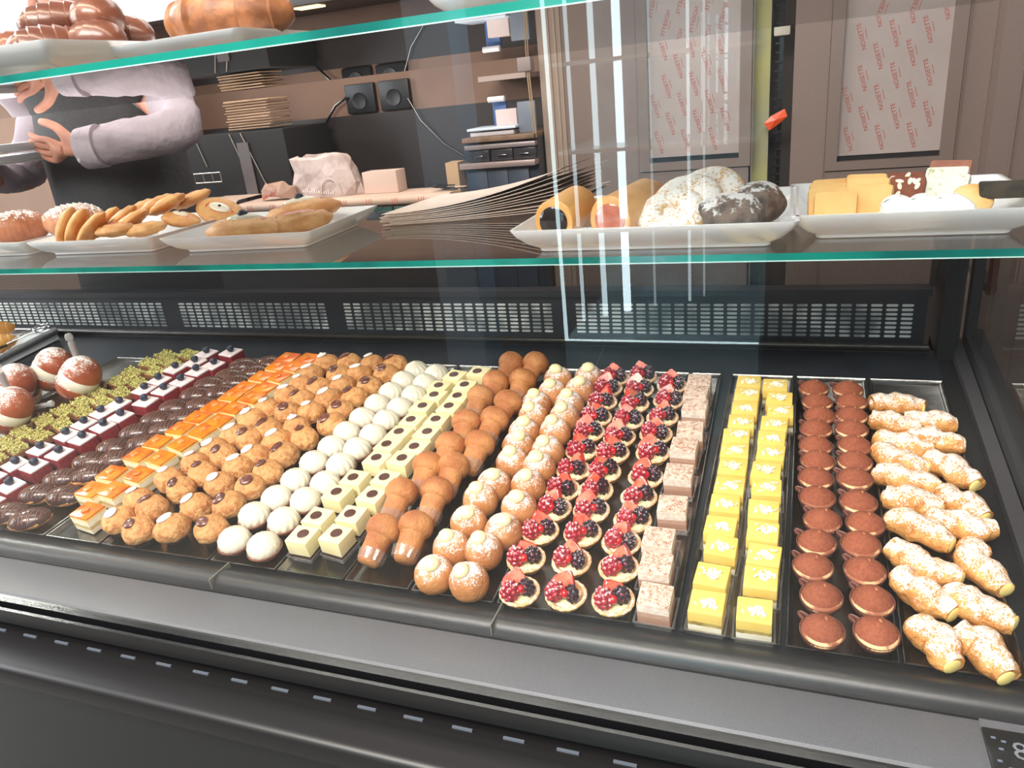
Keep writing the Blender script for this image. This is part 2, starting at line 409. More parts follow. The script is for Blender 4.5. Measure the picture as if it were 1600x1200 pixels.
# ---- taupe cabinet doors at the back right
def pane_paper(): return mat('cream_wrapping_paper', (214,192,180), (198,178,166), scale=2.2, rough=.35, spec=.4, mlo=.3, mhi=.7)
M_pp = pane_paper(); M_ink = mat('orange_red_print', (206,84,60), rough=.5)
def tall_door(name, label, x0, x1, wx0, wx1, wz0, wz1, y=3.0, shift=0):
    t = thing(name, label, 'cupboard')
    p = MB(); p.box(x0, wx0-.035, y, y+.03, 0, 2.5); p.box(wx1+.035, x1, y, y+.03, 0, 2.5); p.box(wx0-.035, wx1+.035, y, y+.03, 0, H+wz0-.035); p.box(wx0-.035, wx1+.035, y, y+.03, H+wz1, 2.5)
    put('door_panel', p, M_taupe, parent=t, smooth=False)
    f = MB(); e = .03
    f.box(wx0-e-.01, wx0, y-.010, y+.02, H+wz0-e, H+wz1); f.box(wx1, wx1+e+.01, y-.010, y+.02, H+wz0-e, H+wz1)
    f.box(wx0, wx1, y-.010, y+.02, H+wz0-e, H+wz0); f.box(wx0-e-.018, wx0-e-.012, y-.004, y, 0, 2.4); f.box(wx1+e+.012, wx1+e+.018, y-.004, y, 0, 2.4)
    put('window_frame', f, M_taupe2, parent=t, smooth=False)
    put('wrapping_paper', MB().box(wx0, wx1, y+.012, y+.014, H+wz0+.018, H+wz1), M_pp, parent=t, smooth=False)
    put('dark_gap', MB().box(wx0, wx1, y+.02, y+.022, H+wz0, H+wz0+.02), M_dark, parent=t, smooth=False)
    k = 0
    for i in range(9):
        for j in range(-1, 6):
            x = wx0+.035+j*.100+(i % 2)*.050-i*.006; z = H+wz0+.075+i*.066
            if wx0+.02 < x < wx1-.02 and z < H+wz1-.03:
                q = text_mesh('NOISETTE', .0195, M_ink, 'printed_word', t, T(x, y+.0115, z) @ RX(PI/2) @ RZ(math.radians(106)), 0)
                link('printed_line', (lambda m_: m_.mesh('printed_line', M_ink, False))(MB().box(-.016, .016, -.0008, .0008, 0, .0001, M=T(x+.0135, y+.0115, z+.008) @ RX(PI/2) @ RZ(math.radians(106)))), t)
    gp = put('glass_pane', MB().box(wx0, wx1, y+.004, y+.007, H+wz0, H+wz1), glass('door_glass_'+name, (240,242,244), .8), parent=t, smooth=False)
    return t
tall_door('tall_cupboard', 'taupe cupboard on the right, its window lined with printed wrapping paper', -.005, .60, .152, .478, -.36, .40)
tall_door('tall_cupboard', 'taupe cupboard left of the yellowish gap, its paper-lined window narrower', -.84, -.150, -.515, -.185, -.325, .40)
pil = MB().box(-.935, -.842, 3.0, 3.4, 0, 2.5); pil.box(-.90, -.885, 2.992, 3.0, 0, 2.5); pil.box(-.868, -.860, 2.992, 3.0, 0, 2.5)
tag(put('pillar', pil, mat('pale_taupe_post', (150,132,118), rough=.5), smooth=False), 'pale taupe upright post left of the cabinet doors', 'post')
rt = MB().box(.6005, 4, 2.9, 3.0, 0, 2.5)
for k in range(12): rt.box(.66+k*.22, .668+k*.22, 2.893, 2.9, 0, 2.5)
tag(put('cabinet_end_panel', rt, M_taupe, smooth=False), 'taupe grooved panel at the far right behind the case', 'panel')
sp = MB().box(.345, 3.0, 1.95, 2.0, 0, H-.46)
for k in range(14): sp.box(.40+k*.055, .402+k*.055, 1.948, 1.95, 0, H-.46)
tag(put('plank_partition', sp, mat('taupe_brown_boards', (122,100,90), (112,92,84), scale=30, rough=.6), smooth=False), 'low taupe board partition beyond the right end of the case', 'partition')
rod = thing('door_pull', 'slim copper-brown vertical rod beside the case corner post', 'handle')
put('rod', MB().tube([(.372, 1.62, H-.46), (.372, 1.62, H-.325)], .0085, 12), mat('copper_brown_metal', (132,86,66), rough=.3, metal=.7), parent=rod)
put('collar', MB().lathe([(.0095,-.005),(.011,0),(.0095,.006),(.006,.012),(0,.013)], 14, M=T(.372, 1.62, H-.325)), M_chrome, parent=rod)
put('mount', MB().box(.362, .382, 1.62, 1.95, H-.455, H-.44), M_rail, parent=rod, smooth=False)
gap = thing('hanging_strip', 'yellowish upright board with black clip strip between the two taupe doors', 'strip')
put('board', MB().box(-.145, -.085, 3.06, 3.08, H-.6, H+.6), mat('yellow_olive_board', (168,160,96), (150,146,110), scale=4, rough=.6), parent=gap, smooth=False)
cs = MB().box(-.055, -.040, 3.03, 3.035, H-.6, H+.10)
for k in range(22): cs.box(-.068, -.040, 3.02, 3.034, H-.52+k*.03, H-.514+k*.03)
put('clip_strip', cs, M_blackg, parent=gap, smooth=False)
put('bracket', MB().rbox(-.075, -.02, 3.00, 3.05, H+.075, H+.19, .008), mat('pale_metal_bracket', (170,165,150), rough=.5), parent=gap)
lf = MB(); lf.add([(-.10,3.0,H-.21),(-.075,2.99,H-.185),(-.03,3.0,H-.165),(-.02,2.985,H-.19),(-.05,2.98,H-.215),(-.08,2.99,H-.235),(-.06,2.975,H-.20)], [(0,1,6),(1,2,6),(2,3,6),(3,4,6),(4,5,6),(5,0,6)])
tag(put('wrapper', lf, mat('orange_film', (196,70,24), rough=.3), smooth=False), 'crumpled orange wrapper hanging on the black clip strip', 'wrapper')
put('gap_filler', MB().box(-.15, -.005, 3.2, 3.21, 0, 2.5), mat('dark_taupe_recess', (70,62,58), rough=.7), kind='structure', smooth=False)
# the panel behind the man on the left
tag(put('side_cabinet', MB().rbox(-5.0, -3.03, 2.7, 3.28, 0, 1.70, .01), M_beige, smooth=False), 'beige tall cupboard at the far left behind the worker', 'cabinet')

POS = {   # places on the tilted deck: (x, distance up the slope), metres, back row first
    'velvetL': [(-1.304,0.598), (-1.303,0.554), (-1.336,0.522), (-1.336,0.470), (-1.344,0.428), (-1.360,0.368), (-1.372,0.331), (-1.380,0.289), (-1.383,0.246), (-1.402,0.196), (-1.412,0.143), (-1.421,0.099)],
    'velvetR': [(-1.239,0.607), (-1.243,0.546), (-1.264,0.515), (-1.271,0.470), (-1.289,0.431), (-1.298,0.383), (-1.312,0.324), (-1.323,0.284), (-1.335,0.239), (-1.342,0.188), (-1.362,0.144), (-1.353,0.084), (-1.351,0.036)],
    'pistL': [(-1.433,0.599), (-1.451,0.562), (-1.463,0.514), (-1.466,0.473), (-1.479,0.421), (-1.484,0.379), (-1.502,0.342), (-1.517,0.302), (-1.531,0.256), (-1.534,0.213)],
    'pistR': [(-1.371,0.607), (-1.383,0.562), (-1.394,0.521), (-1.403,0.469), (-1.415,0.426), (-1.428,0.384), (-1.446,0.343), (-1.459,0.296), (-1.474,0.251), (-1.492,0.206), (-1.505,0.167)],
    'eclL': [(-1.172,0.563), (-1.176,0.516), (-1.204,0.478), (-1.206,0.434), (-1.219,0.381), (-1.227,0.334), (-1.238,0.287), (-1.247,0.232), (-1.261,0.186), (-1.276,0.129), (-1.285,0.082), (-1.295,0.026)],
    'eclR': [(-1.109,0.577), (-1.126,0.536), (-1.141,0.493), (-1.146,0.448), (-1.158,0.396), (-1.165,0.348), (-1.177,0.304), (-1.188,0.255), (-1.207,0.198), (-1.222,0.148), (-1.221,0.085), (-1.235,0.019)],
    'orL': [(-1.056,0.581), (-1.058,0.543), (-1.069,0.496), (-1.082,0.451), (-1.088,0.416), (-1.101,0.373), (-1.112,0.333), (-1.121,0.290), (-1.137,0.243), (-1.145,0.199), (-1.155,0.141), (-1.156,0.093), (-1.113,0.041)],
    'orR': [(-1.002,0.581), (-1.017,0.544), (-1.025,0.499), (-1.030,0.451), (-1.034,0.412), (-1.050,0.371), (-1.053,0.325), (-1.063,0.287), (-1.076,0.243), (-1.088,0.196), (-1.095,0.146), (-1.110,0.099)],
    'chA': [(-0.949,0.571), (-0.961,0.522), (-0.958,0.478), (-0.965,0.435), (-0.977,0.382), (-0.989,0.346), (-0.990,0.289), (-1.000,0.240), (-1.009,0.196), (-1.028,0.147), (-1.043,0.087), (-1.040,0.036)],
    'chB': [(-0.892,0.574), (-0.891,0.524), (-0.909,0.470), (-0.921,0.422), (-0.925,0.376), (-0.928,0.315), (-0.950,0.283), (-0.967,0.225), (-0.970,0.170), (-0.982,0.125), (-0.999,0.072), (-0.981,0.020)],
    'chC': [(-0.835,0.575), (-0.844,0.528), (-0.858,0.483), (-0.863,0.431), (-0.872,0.381), (-0.872,0.330), (-0.886,0.281), (-0.901,0.231), (-0.913,0.198), (-0.915,0.148), (-0.919,0.089), (-0.925,0.035)],
    'chD': [(-0.781,0.576), (-0.783,0.537), (-0.796,0.485), (-0.808,0.442), (-0.812,0.393), (-0.806,0.347), (-0.834,0.296), (-0.845,0.244), (-0.843,0.191), (-0.853,0.151), (-0.862,0.102), (-0.852,0.044)],
    'merL': [(-0.726,0.562), (-0.736,0.519), (-0.742,0.474), (-0.750,0.429), (-0.757,0.379), (-0.764,0.330), (-0.769,0.283), (-0.778,0.235), (-0.783,0.183), (-0.790,0.135), (-0.803,0.089), (-0.799,0.031)],
    'merR': [(-0.674,0.551), (-0.683,0.512), (-0.687,0.467), (-0.696,0.421), (-0.703,0.377), (-0.707,0.328), (-0.715,0.283), (-0.722,0.235), (-0.723,0.183), (-0.734,0.137), (-0.743,0.085), (-0.740,0.027)],
    'cubL': [(-0.617,0.524), (-0.633,0.480), (-0.628,0.448), (-0.638,0.407), (-0.637,0.361), (-0.643,0.319), (-0.648,0.282), (-0.648,0.240), (-0.662,0.186), (-0.672,0.144), (-0.674,0.087), (-0.675,0.044)],
    'cubR': [(-0.572,0.541), (-0.580,0.487), (-0.579,0.449), (-0.582,0.410), (-0.589,0.367), (-0.592,0.326), (-0.593,0.282), (-0.604,0.246), (-0.607,0.193), (-0.610,0.148), (-0.620,0.100), (-0.622,0.054)],
    'babL': [(-0.516,0.567), (-0.523,0.493), (-0.534,0.437), (-0.529,0.354), (-0.532,0.283), (-0.547,0.223), (-0.563,0.151), (-0.553,0.066)],
    'babR': [(-0.466,0.570), (-0.471,0.504), (-0.476,0.425), (-0.482,0.368), (-0.482,0.293), (-0.503,0.228), (-0.505,0.162), (-0.504,0.080)],
    'bunL': [(-0.408,0.541), (-0.405,0.491), (-0.424,0.449), (-0.418,0.409), (-0.420,0.360), (-0.418,0.320), (-0.413,0.273), (-0.425,0.214), (-0.434,0.175), (-0.433,0.122), (-0.438,0.066), (-0.443,0.014)],
    'bunR': [(-0.349,0.550), (-0.356,0.503), (-0.363,0.454), (-0.361,0.414), (-0.366,0.367), (-0.363,0.311), (-0.365,0.266), (-0.369,0.220), (-0.367,0.166), (-0.374,0.113), (-0.389,0.069), (-0.389,0.010)],
    'tarL': [(-0.302,0.565), (-0.307,0.526), (-0.308,0.479), (-0.307,0.428), (-0.310,0.383), (-0.310,0.329), (-0.311,0.276), (-0.315,0.226), (-0.317,0.180), (-0.323,0.129), (-0.327,0.071), (-0.318,0.012)],
    'tarM': [(-0.251,0.576), (-0.249,0.527), (-0.249,0.477), (-0.250,0.425), (-0.255,0.374), (-0.257,0.328), (-0.261,0.277), (-0.264,0.230), (-0.260,0.185), (-0.261,0.134), (-0.263,0.077), (-0.255,0.017)],
    'tarR': [(-0.191,0.547), (-0.190,0.494), (-0.193,0.440), (-0.196,0.389), (-0.193,0.337), (-0.194,0.274), (-0.196,0.224), (-0.196,0.172), (-0.203,0.124), (-0.197,0.076), (-0.193,0.019)],
    'lay': [(-0.141,0.538), (-0.142,0.499), (-0.139,0.453), (-0.139,0.386), (-0.143,0.337), (-0.142,0.268), (-0.141,0.192), (-0.150,0.122), (-0.146,0.072), (-0.138,0.018)],
    'yelL': [(-0.056,0.541), (-0.057,0.498), (-0.058,0.455), (-0.061,0.414), (-0.066,0.373), (-0.066,0.334), (-0.066,0.292), (-0.067,0.247), (-0.070,0.206), (-0.072,0.159), (-0.068,0.120), (-0.075,0.066), (-0.076,0.019)],
    'yelR': [(-0.012,0.533), (-0.004,0.490), (-0.002,0.451), (-0.010,0.414), (-0.013,0.373), (-0.013,0.335), (-0.018,0.289), (-0.016,0.250), (-0.018,0.201), (-0.017,0.156), (-0.014,0.112), (-0.016,0.071), (-0.021,0.017)],
    'cupL': [(0.051,0.542), (0.056,0.499), (0.059,0.459), (0.053,0.419), (0.052,0.374), (0.054,0.335), (0.051,0.293), (0.052,0.250), (0.058,0.202), (0.050,0.157), (0.045,0.112), (0.054,0.063), (0.054,0.011)],
    'cupR': [(0.105,0.543), (0.109,0.504), (0.107,0.463), (0.105,0.424), (0.107,0.381), (0.105,0.339), (0.103,0.299), (0.105,0.247), (0.111,0.204), (0.103,0.162), (0.105,0.115), (0.110,0.067), (0.111,0.018)],
}
HORNS = [((0.140,0.512),(0.216,0.507)), ((0.136,0.466),(0.204,0.438)), ((0.183,0.466),(0.256,0.465)), ((0.142,0.416),(0.214,0.392)), ((0.186,0.426),(0.258,0.409)), ((0.137,0.385),(0.203,0.343)), ((0.204,0.371),(0.258,0.313)), ((0.132,0.325),(0.213,0.301)), ((0.211,0.293),(0.258,0.245)), ((0.141,0.274),(0.209,0.254)), ((0.142,0.230),(0.211,0.186)), ((0.190,0.237),(0.265,0.224)), ((0.141,0.172),(0.212,0.126)), ((0.231,0.191),(0.256,0.117)), ((0.143,0.122),(0.196,0.068)), ((0.199,0.107),(0.255,0.065)), ((0.151,0.046),(0.185,-0.007)), ((0.197,0.043),(0.234,-0.012))]

# ------------------------------------------------------------------ metal trays on the deck
def tray(f0, f1, b0, b1, label, s0=-.004, s1=.615):
    """front edge x f0..f1, back edge x b0..b1 on the tilted deck"""
    mb = MB(); e = .0035; h = .0075
    def ring(k, z, ds=0): return [DM @ Vector(p) for p in ((f0+k, s0+k*.8+ds, z), (f1-k, s0+k*.8+ds, z), (b1-k, s1-k, z), (b0+k, s1-k, z))]
    R_ = [ring(0, h-.0012), ring(.0006, h), ring(.002, h), ring(.0075, .0006), ring(.009, .0)]
    mb.loft(R_, 0, False, True)
    # thickness below
    B_ = [ring(0, h-.0012), ring(.0068, -.0006), ring(.009, -.0012)]
    mb.loft(B_, 0, False, True)
    return tag(put('serving_tray', mb, M_steel, smooth=True, angle=35), label, 'tray', None)
tray(.1385, .2575, .1435, .2595, 'steel tray under the sugared cream horns, rightmost of all')
tray(.0150, .1350, .0225, .1400, 'steel tray under the cocoa-dusted chocolate cups')
tray(-.1070, .0095, -.0900, .0195, 'steel tray under the yellow squares topped with flaked almonds')
tray(-.1650, -.1120, -.1640, -.1080, 'narrow steel tray under the single file of layered mousse cubes')
tray(-.3470, -.1680, -.3250, -.1670, 'steel tray under the three files of berry tartlets')
tray(-.4750, -.3520, -.4380, -.3280, 'steel tray under the sugared round cream buns')
tray(-.5830, -.4800, -.5440, -.4410, 'steel tray under the brown mushroom-shaped rum sponges')
tray(-.7000, -.5860, -.6500, -.5470, 'steel tray under the pale cubes with chocolate discs')
tray(-.8250, -.7040, -.7540, -.6530, 'steel tray under the white cream domes in chocolate shells')
tray(-1.0500, -.8290, -.9780, -.7570, 'wide steel tray under the white and brown iced puffs')
tray(-1.1770, -1.0560, -1.0850, -.9810, 'steel tray under the orange-glazed layered squares')
tray(-1.3050, -1.1830, -1.1960, -1.0880, 'steel tray under the dark chocolate eclairs')
tray(-1.4350, -1.3100, -1.3280, -1.2080, 'steel tray under the red velvet squares')
tray(-1.5600, -1.4400, -1.4560, -1.3390, 'steel tray under the pistachio crumb bars')
tray(-1.7300, -1.5700, -1.6000, -1.4650, 'steel tray under the big dusted cream buns', s0=.1, s1=.60)

# ------------------------------------------------------------------ pastries
def N3(v, s): return noise.noise(Vector(v)*s)
ORD = ['backmost', 'second from the back', 'third from the back', 'fourth from the back', 'fifth from the back', 'sixth from the back', 'seventh from the back', 'eighth from the back', 'ninth from the back', 'tenth from the back', 'eleventh from the back', 'twelfth from the back', 'thirteenth from the back']
WHITE = (246, 243, 240)
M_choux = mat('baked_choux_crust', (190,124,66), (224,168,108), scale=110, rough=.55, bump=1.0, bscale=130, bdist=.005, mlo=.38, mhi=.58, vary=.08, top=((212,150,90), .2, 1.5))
M_icew = mat('white_fondant_icing', (240,236,230), rough=.22, coat=.4)
M_iceb = mat('brown_chocolate_icing', (112,64,50), (92,48,38), scale=50, rough=.2, coat=.5, vary=.12)
M_velvet = mat('red_velvet_sponge', (150,30,40), (112,18,30), scale=220, rough=.85, bump=.5, bscale=320)
M_frost = mat('white_frosting', (238,226,226), (226,208,210), scale=60, rough=.5, bump=.15)
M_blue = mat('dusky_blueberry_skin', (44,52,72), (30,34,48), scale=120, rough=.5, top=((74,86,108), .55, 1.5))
M_pist = mat('pistachio_crumbs', (140,124,66), (214,210,130), scale=300, rough=.7, mlo=.40, mhi=.60)
M_brownie = mat('brownie_base', (112,66,44), (150,98,62), scale=80, rough=.8, bump=.4)
M_choc = mat('dark_chocolate_glaze', (78,52,48), (62,40,38), scale=30, rough=.20, coat=.35, bump=.08, bscale=60)
M_driz = mat('milk_chocolate_drizzle', (148,104,82), rough=.35)
M_orange = mat('orange_glaze', (248,140,26), (226,98,16), scale=34, rough=.15, coat=.5, mlo=.38, mhi=.66, spec=.6)
M_jelly = mat('orange_jelly_chip', (244,136,56), (250,160,90), scale=60, rough=.14, coat=.5)
M_ocake = mat('cream_and_sponge_layers', (240,226,184), (222,200,140), scale=110, rough=.6, bands=[(0,(244,234,212)),(.010,(206,180,110)),(.016,(246,238,216)),(.026,(240,214,140)),(.031,(248,170,60))], bump=.2)
M_cream = mat('whipped_cream', (236,230,212), (230,222,202), scale=30, rough=.24, coat=.3)
M_cshell = mat('cocoa_pastry_shell', (134,88,72), (118,74,60), scale=140, rough=.6, bump=.3)
M_ivory = mat('white_chocolate_cream', (244,232,184), (240,226,172), scale=24, rough=.35, sss=.1, bump=.06, vary=.02)
M_csponge = mat('dark_chocolate_sponge', (70,42,34), (46,26,22), scale=240, rough=.9, bump=.6)
M_disc = mat('chocolate_disc', (86,54,48), (78,46,40), scale=60, rough=.35)
M_baba = mat('rum_sponge_crust', (180,110,60), (208,144,86), scale=26, rough=.5, bump=.9, bscale=260, bdist=.003, vary=.07, top=((166,92,52), .5, 1.5), coat=.05)
M_bun = mat('sugared_bun_crust', (206,142,84), (188,120,66), scale=30, rough=.6, bump=.8, bscale=260, bdist=.003, dust=(WHITE, .345, 520), vary=.06)
M_custard = mat('custard_cream', (250,236,184), rough=.3, coat=.3, sss=.1)
M_tshell = mat('short_pastry_shell', (222,178,120), (208,156,96), scale=90, rough=.65, bump=.5, dust=((244,234,218), .26, 520))
M_straw = mat('cut_strawberry', (236,92,72), (244,140,112), scale=55, rough=.22, coat=.4, spec=.6)
M_strawr = mat('strawberry_skin', (206,36,38), (222,70,50), scale=130, rough=.25, coat=.4, dust=(WHITE, .22, 300))
M_rasp = mat('raspberry_drupes', (176,30,50), (150,20,42), scale=90, rough=.3, coat=.4, dust=((250,238,240), .24, 520))
M_bberry = mat('blackberry_drupes', (50,22,36), (32,16,26), scale=90, rough=.25, coat=.4, dust=((235,220,228), .10, 520))
M_bcore = mat('blackberry_core', (150,60,80), (180,100,110), scale=200, rough=.4)
M_curr = mat('redcurrant', (206,26,34), (180,16,26), scale=60, rough=.1, coat=.6)
M_layer = mat('mousse_cake_layers', (200,170,150), (170,130,110), scale=160, rough=.6, bands=[(0,(120,62,46)),(.006,(184,140,118)),(.017,(200,162,140)),(.0245,(240,228,214)),(.0345,(236,216,198))], bump=.15, dust=((150,84,56), .20, 760))
M_yel = mat('yellow_cream_cake_layers', (230,202,104), (240,216,130), scale=60, rough=.6, bands=[(0,(160,138,74)),(.006,(240,236,222)),(.0155,(152,128,62)),(.021,(230,198,98)),(.040,(232,202,104))], bump=.12)
M_alm = mat('flaked_almond', (242,232,206), (250,244,226), scale=150, rough=.6)
M_cocoa = mat('cocoa_dusted_mousse', (152,84,56), (136,70,48), scale=260, rough=.85, bump=.15, bscale=500, vary=.05)
M_mrim = mat('pale_mousse', (228,188,140), (150,88,60), scale=34, rough=.6, mlo=.42, mhi=.56)
M_mpeak = mat('lightly_dusted_peak', (190,128,88), (156,92,62), scale=200, rough=.7)
M_ccup = mat('moulded_chocolate_cup', (110,64,54), (120,82,76), scale=80, rough=.4, mlo=.5, mhi=.8)
M_puff = mat('puff_pastry_crust', (226,166,94), (200,132,66), scale=60, rough=.55, bump=1.0, bscale=100, bdist=.005, dust=((250,240,230), .325, 420), vary=.05)
M_puffc = mat('pale_custard_filling', (246,224,140), rough=.4)
M_brio = mat('brioche_crust', (172,92,58), (150,72,44), scale=18, rough=.35, bump=.1, dust=(WHITE, .34, 420), coat=.1)
M_pipc = mat('chocolate_in_pipette', (92,50,42), rough=.3)

def mesh_of(mb, name, mats, smooth=True, angle=40): return mb.mesh(name, mats, smooth, angle)
def fluted_cup(r0, r1, h, n=36, d=.0011):
    fn = lambda p, a, r, z: Vector((p.x*(1+d/r*(1 if round(a/(2*PI)*n) % 2 else -1)), p.y*(1+d/r*(1 if round(a/(2*PI)*n) % 2 else -1)), p.z))
    return MB().lathe([(r0, 0), (r0+(r1-r0)*.5, h*.5), (r1, h), (r1-.0006, h), (r0-.0006, .0008)], n, fn=fn)

# -- kinds: each returns the shared part meshes of one variant
def k_choux(v, icing):
    rnd = random.Random(v); ax = .0255+rnd.uniform(-.001,.0015); ay = .0232+rnd.uniform(-.001,.001); hz = .0215
    def fn(p):
        k = 1+.10*N3(p+Vector((v*3.1,0,0)), 1.8)+.05*N3(p+Vector((v,5,0)), 4.5)
        k -= .05*max(0, 1-abs(p.x*.7+p.y*.7-.25)*7)*(1 if v % 2 else .3)*max(0, p.z+.4)
        return k if p.z > -.55 else k*(.55/max(.55, -p.z))**1
    b = MB().ball((0,0,hz-.001), (ax, ay, hz), 22, 14, fn=fn)
    i = MB(); tilt = rnd.uniform(.15,.40); az = rnd.uniform(2.6,4.4)
    q = Vector((math.cos(az)*math.sin(tilt)*ax, math.sin(az)*math.sin(tilt)*ay, hz-.001+math.cos(tilt)*hz))
    MI = T(*q) @ Matrix.Rotation(tilt, 4, Vector((-math.sin(az), math.cos(az), 0))) @ RZ(rnd.uniform(-.5,.6))
    el = rnd.uniform(1.15, 1.4); r = .0088
    i.lathe([(r*.7,-.0012),(r,-.0002),(r*.99,.0010),(r*.85,.0022),(r*.5,.0030),(r*.22,.0033 if v % 3 else .0052),(0,.0034 if v % 3 else .0066)], 18, M=MI @ SCL(el, 1, 1))
    if icing == 'b': i.tube([(r*.55*math.cos(a*.5)*(1-a*.05)*el*.9, r*.55*math.sin(a*.5)*(1-a*.05), .0028) for a in range(0,16)], .0008, 5, M=MI)
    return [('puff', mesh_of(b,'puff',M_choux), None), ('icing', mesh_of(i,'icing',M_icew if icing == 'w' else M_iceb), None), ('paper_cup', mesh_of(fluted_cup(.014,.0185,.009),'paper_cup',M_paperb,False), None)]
def k_velvet(v):
    rnd = random.Random(v); a, b = .0225, .0195
    s = MB().rbox(-a,a,-b,b,.001,.0245,.0012,jit=.0006)
    f = MB().rbox(-a+.0003,a-.0003,-b+.0003,b-.0003,.0243,.0278,.0012,jit=.0006)
    x, y = rnd.uniform(-.003,.003), rnd.uniform(-.003,.003)
    c = MB(); prof = [(0,-.0072),(.005,-.0058),(.0083,-.001),(.0087,.002),(.0070,.0062),(.0036,.0078),(.0026,.0082),(.0020,.0070),(0,.0064)]
    c.lathe(prof, 16, M=T(x,y,.0345) @ RX(rnd.uniform(-.5,.5)) @ RY(rnd.uniform(-.5,.5)))
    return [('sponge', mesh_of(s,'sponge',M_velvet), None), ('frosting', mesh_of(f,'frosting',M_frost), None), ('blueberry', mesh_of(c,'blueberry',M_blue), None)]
def k_pist(v):
    rnd = random.Random(v+40); s = MB().rbox(-.030,.030,-.0175,.0175,.001,.0145,.002,jit=.001); t = MB()
    t.rbox(-.0285,.0285,-.0160,.0160,.0140,.0165,.0012,jit=.001)
    for i in range(120):
        x, y = rnd.uniform(-.029,.029), rnd.uniform(-.0168,.0168); q = rnd.uniform(.0020,.0046)
        M = T(x,y,.0165+rnd.uniform(0,.0040)) @ Euler([rnd.uniform(0,6) for _ in range(3)]).to_matrix().to_4x4()
        t.add([(q,0,0),(-q*.6,q*.8,0),(-q*.6,-q*.8,.0003),(0,.0003,q*.9),(0,0,-q*.8)], [(0,1,3),(1,2,3),(2,0,3),(1,0,4),(2,1,4),(0,2,4)], 0, M)
    return [('brownie', mesh_of(s,'brownie',M_brownie), None), ('pistachio_topping', mesh_of(t,'pistachio_topping',M_pist,False), None)]
def k_eclair(v):
    rnd = random.Random(v+80); L, W_ = .0325, .0205
    fn = lambda p: 1+.04*N3(p+Vector((v,0,0)), 2.5)
    b = MB().ball((0,0,.0125), (L*1.03, W_*1.04, .0122), 22, 12, fn=fn)
    top = MB(); top.ball((0,0,.0125), (L+.0006, W_+.0008, .0165), 22, 14, fn=lambda p: Vector((p.x*(1+.03*N3(p,2.5)), p.y, p.z if p.z > -.12 else -.12+.05*N3(p,6))))
    d = MB(); n = 9
    for i in range(n):
        x0 = -L*.78+i*L*1.56/(n-1)+rnd.uniform(-.001,.001); sk = rnd.uniform(.002,.007); pts = []
        for j in range(9):
            yy = -1+2*j/8; x = x0+sk*yy; rr = max(0, 1-(x/(L+.0006))**2); y = yy*W_*.94*math.sqrt(rr); k = max(0, rr-(y/(W_+.0008))**2)
            pts.append((x, y, .0125+.0165*math.sqrt(k)+.0003))
        d.tube(pts, .00055, 5)
    return [('puff', mesh_of(b,'puff',M_choux), None), ('chocolate_glaze', mesh_of(top,'chocolate_glaze',M_choc), [('drizzle', mesh_of(d,'drizzle',M_driz))])]
def k_orange(v):
    rnd = random.Random(v+120); a, b = .0235, .0195
    s = MB().rbox(-a,a,-b,b,.001,.0305,.0012,jit=.0008)
    g = MB().rbox(-a+.0002,a-.0002,-b+.0002,b-.0002,.0300,.0335,.0014,jit=.0006)
    j = MB().rbox(-.0065,.0065,-.0055,.0055,0,.0022,.0006,M=T(rnd.uniform(-.006,.006), rnd.uniform(-.004,.006), .0338) @ RZ(rnd.uniform(-.8,.8)) @ RX(rnd.choice([0,0,.35,-.25])))
    return [('cake_layers', mesh_of(s,'cake_layers',M_ocake), None), ('glaze', mesh_of(g,'glaze',M_orange), [('jelly_chip', mesh_of(j,'jelly_chip',M_jelly))])]
def k_mer(v):
    rnd = random.Random(v+160)
    sh = MB().lathe([(.015,.0),(.0205,.006),(.0262,.0125),(.0262,.0142),(.0238,.0142),(.018,.010),(0,.010)], 30)
    ph = rnd.uniform(0,6); tw = rnd.uniform(-60,60)
    def fn(p, a, r, z):
        k = 1+.10*abs(math.cos(6.5*(a+(z-.01)*tw)+ph))**.7*(1 if r > .002 else 0)-.02; return Vector((p.x*k, p.y*k, z))
    c = MB().lathe([(.0205,.0095),(.0225,.013),(.0230,.018),(.0218,.024),(.0185,.0295),(.0135,.0340),(.0075,.0372),(.0030,.0392),(.0012,.0405),(0,.0412)], 104, fn=fn, M=RX(rnd.uniform(-.06,.06)))
    return [('pastry_shell', mesh_of(sh,'pastry_shell',M_cshell), None), ('cream_dome', mesh_of(c,'cream_dome',M_cream,True,70), None)]
def k_cube(v):
    rnd = random.Random(v+200); a, b = .0195, .0185
    base = MB().rbox(-a+.0012,a-.0012,-b+.0012,b-.0012,.0012,.0115,.0010,jit=.0008)
    c = MB().rbox(-a,a,-b,b,.0112,.0375,.0013,jit=.0006)
    d = MB().lathe([(0,0),(.0092,0),(.0095,.0006),(.0088,.0014),(0,.0014)], 24, M=T(rnd.uniform(-.003,.002), rnd.uniform(-.001,.003), .0374))
    l = MB(); q = .0215
    l.loft([[Vector(p) for p in ((-k,-k,z),(k,-k,z),(k,k,z),(-k,k,z))] for k, z in ((q-.001,.0),(q,.0085),(q+.0014,.0086),(q+.0014,.0092),(q-.0005,.0092),(q-.0015,.0006))], 0, False, True)
    return [('sponge_base', mesh_of(base,'sponge_base',M_csponge), None), ('cream_cube', mesh_of(c,'cream_cube',M_ivory), None), ('chocolate_disc', mesh_of(d,'chocolate_disc',M_disc), None), ('plastic_tray', mesh_of(l,'plastic_tray',M_clear,False), None)]
